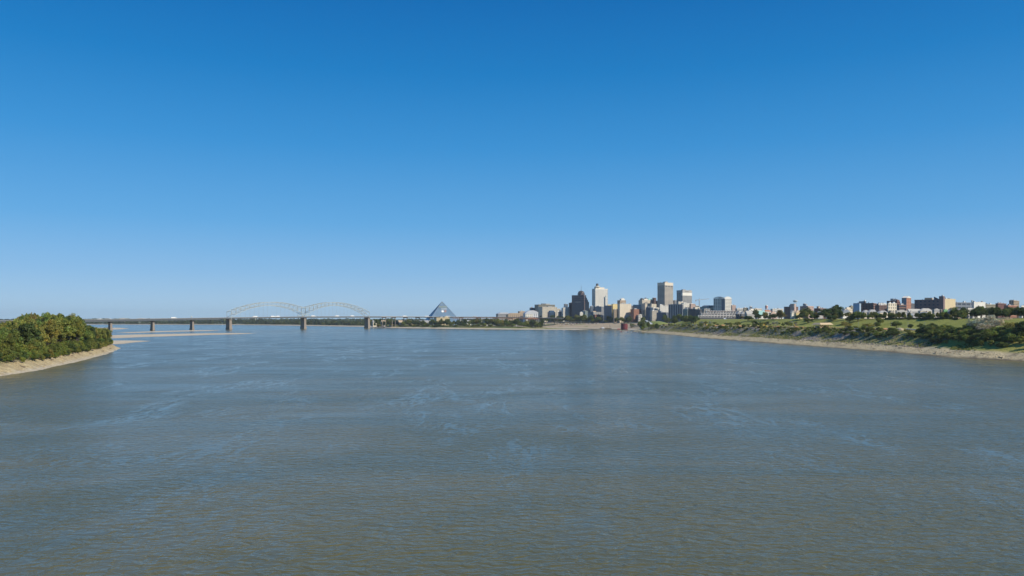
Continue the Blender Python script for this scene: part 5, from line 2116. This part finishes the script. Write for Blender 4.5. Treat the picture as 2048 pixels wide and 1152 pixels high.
# heaps of soil
q = random.Random(14)
for k in range(16):
    px = [1478, 1500, 1530, 1556, 1585, 1592, 1604, 1410, 1430, 1445, 1865, 1880, 1905, 1800, 1770, 1520][k]
    x, y = rb(px, q.uniform(60, 80))
    r = q.uniform(3, 6)
    m = MB()
    m.frust(0, 0, -1, r * .28, r, r * .6, 14, 1.6)
    m.frust(0, 0, r * .28, r * .5, r * .6, r * .12, 14, 1.6)
    orange = k % 3 != 1
    root = thing('soil_heap', ('heap of orange soil' if orange else 'heap of pale sand') + ' on the park building site', 'soil heap', (x, y, ground_z(x, y)), q.uniform(0, 3), 'soil heaps on the building site')
    m.build('heap', DIRT if orange else SANDSTONE, root)
# diggers
YEL = mat('digger_yellow', (.60, .36, .04), .5, .1, .5)
for k, px in enumerate((1412, 1532, 1588)):
    x, y = rb(px, 66)
    dg = thing('excavator', ['yellow excavator at the far end of the park building site', 'yellow excavator in the middle of the park building site', 'yellow excavator beside the orange soil near the pavilion'][k], 'excavator', (x, y, ground_z(x, y)), 2.4 + k)
    for s in (-1.2, 1.2):
        MB().taper(-2, 2, s - .35, s + .35, -.1, .9, .4, 0).build('track', TYRE, dg)
    MB().taper(-1.8, 1.4, -1.3, 1.3, 1.0, 2.4, .2, .1).build('body', YEL, dg)
    MB().taper(.2, 1.4, -1.2, -.1, 2.41, 3.6, .15, .1).build('cab', GLASS, dg)
    MB().beam((1.2, .5, 1.9), (4.2, .5, 5.0), .5, .6).build('boom', YEL, dg)
    MB().beam((4.2, .5, 5.0), (6.2, .5, 2.2), .4, .5).build('stick', YEL, dg)
    MB().taper(5.6, 6.9, 0, 1, 1.2, 2.2, .1, .1).build('bucket', wall('dkgrey'), dg)
# long low site walls and the riverside road
for k, (xa, xb, d0, lab) in enumerate([(1500, 1640, 60, 'low dark retaining wall along the far half of the park terrace'), (1640, 1800, 60, 'low dark retaining wall along the near half of the park terrace'),
                                       (1690, 1835, 82, 'pale concrete path kerb below the lawn')]):
    w_ = thing('site_wall', lab, 'wall', (0, 0, 0))
    n = 14
    for i in range(n):
        a = rb(xa + (xb - xa) * i / n, d0)
        b = rb(xa + (xb - xa) * (i + 1) / n - .6, d0)
        za, zb_ = ground_z(*a), ground_z(*b)
        MB().beam((a[0], a[1], za + .2), (b[0], b[1], zb_ + .2), .8, 1.6).build('wall_segment', wall('charcoal') if k < 2 else PALEW, w_)
# lamp posts on the terrace
for k in range(14):
    x, y = rb(1420 + 33 * k, 86)
    lp = thing('lamp_post', 'slim grey lamp post along the park terrace path', 'lamp post', (x, y, ground_z(x, y)), 0, 'lamp posts on the park terrace')
    MB().frust(0, 0, -.5, 8, .12, .07, 6).build('pole', STEELGREY, lp)
    MB().box(-.2, 1.0, -.15, .15, 7.9, 8.1).build('lamp_head', STEELGREY, lp)

# ------------------------------------------------------------------ houses on the peninsula and sheds on the horizon
q = random.Random(31)
PH = [(748, 'pale'), (766, 'white'), (783, 'grey'), (800, 'white'), (822, 'tan'), (843, 'orange'), (852, 'grey'), (936, 'white'), (972, 'grey')]
for k, (px, c) in enumerate(PH):
    Y = 2985 - max(0, (px - 770)) * 1.6 + 70
    wc = {'pale': 'cream', 'white': 'white', 'grey': 'pale_grey', 'tan': 'tan', 'orange': 'pinkish'}[c]
    nth = ['first', 'second', 'third', 'fourth', 'fifth', 'sixth', 'seventh', 'eighth', 'ninth'][k]
    house('%s gabled house on the wooded peninsula, %s from the arch bridge' % ({'pale': 'cream', 'white': 'white', 'grey': 'pale grey', 'tan': 'tan', 'orange': 'pink'}[c], nth), (px - 5, px - 2, px + 6), 640.5, 644.5, Y, wc, q.choice(['grey', 'tan', 'slate']), 'gable_x', th=30, zb=7)
r_, w, d, z = building('tan stepped villa in front of the pyramid base', (868, 873, 899), 635, 2900, 'sand', zb=9, th=20, floor=4, col=5, band=.6, pier=.5)
MB().box(w * .62, w * .9, -.5, d * .6, z, z + 4).build('upper_block', wall('sand'), r_)
SH = [(183, 637.6, 8, 'first'), (194, 637.4, 6, 'second'), (206, 637, 12, 'third'), (238, 636.4, 14, 'fourth'), (275, 636.6, 12, 'fifth'), (500, 634.6, 9, 'sixth')]
for px, yt, wpx, nth in SH:
    Y = 7200
    X0 = U(px) * Y
    ww = wpx / 1540 * Y
    z = top_z(yt, Y)
    sh = thing('warehouse', 'long white warehouse on the far left horizon, %s from the left' % nth, 'warehouse', (X0, Y, 6), 0)
    MB().box(0, ww, 0, 40, 0, z - 6).build('wall', wall('white'), sh)
    MB().prism([(-1, z - 6.1), (ww + 1, z - 6.1), (ww / 2, z - 3.5)], 1, -1, 41).build('roof', ROOF_W, sh)
    m = MB()
    for k in range(4):
        m.box(ww * (.1 + .22 * k), ww * (.1 + .22 * k) + ww * .1, -.4, -.05, 0, 8)
    m.build('doors', wall('slate'), sh)
tx, ty, tz = at(383, 632.4, 6500)
wt = thing('water_tower', 'tiny white water tower on the horizon above the bridge', 'water tower', (tx, ty, 6))
h_ = tz - 6
m = MB()
m.frust(0, 0, h_ - 9, h_ - 5, 3, 7.5, 16)
m.frust(0, 0, h_ - 5, h_ - 2.5, 7.5, 7, 16)
m.frust(0, 0, h_ - 2.5, h_, 7, 1.5, 16)
m.build('tank', wall('white'), wt)
MB().frust(0, 0, 0, h_ - 8.8, 2.2, 1.6, 12).build('stem', wall('white'), wt)

# ------------------------------------------------------------------ the air
hz = MB().box(-15000, 15000, -700, 16000, -8, 200).build('haze', None, None, 'stuff')
hm = bpy.data.materials.new('thin_haze')
hm.use_nodes = True
ht_ = hm.node_tree
ht_.nodes.clear()
ho = ht_.nodes.new('ShaderNodeOutputMaterial')
hv = ht_.nodes.new('ShaderNodeVolumePrincipled')
hv.inputs['Color'].default_value = (.90, .96, 1.0, 1)
hv.inputs['Density'].default_value = HAZE
hv.inputs['Anisotropy'].default_value = 0.2
ht_.links.new(hv.outputs[0], ho.inputs['Volume'])
hz.data.materials.append(hm)
hz['label'] = 'thin pale blue haze over the whole river valley'
hz['category'] = 'haze'
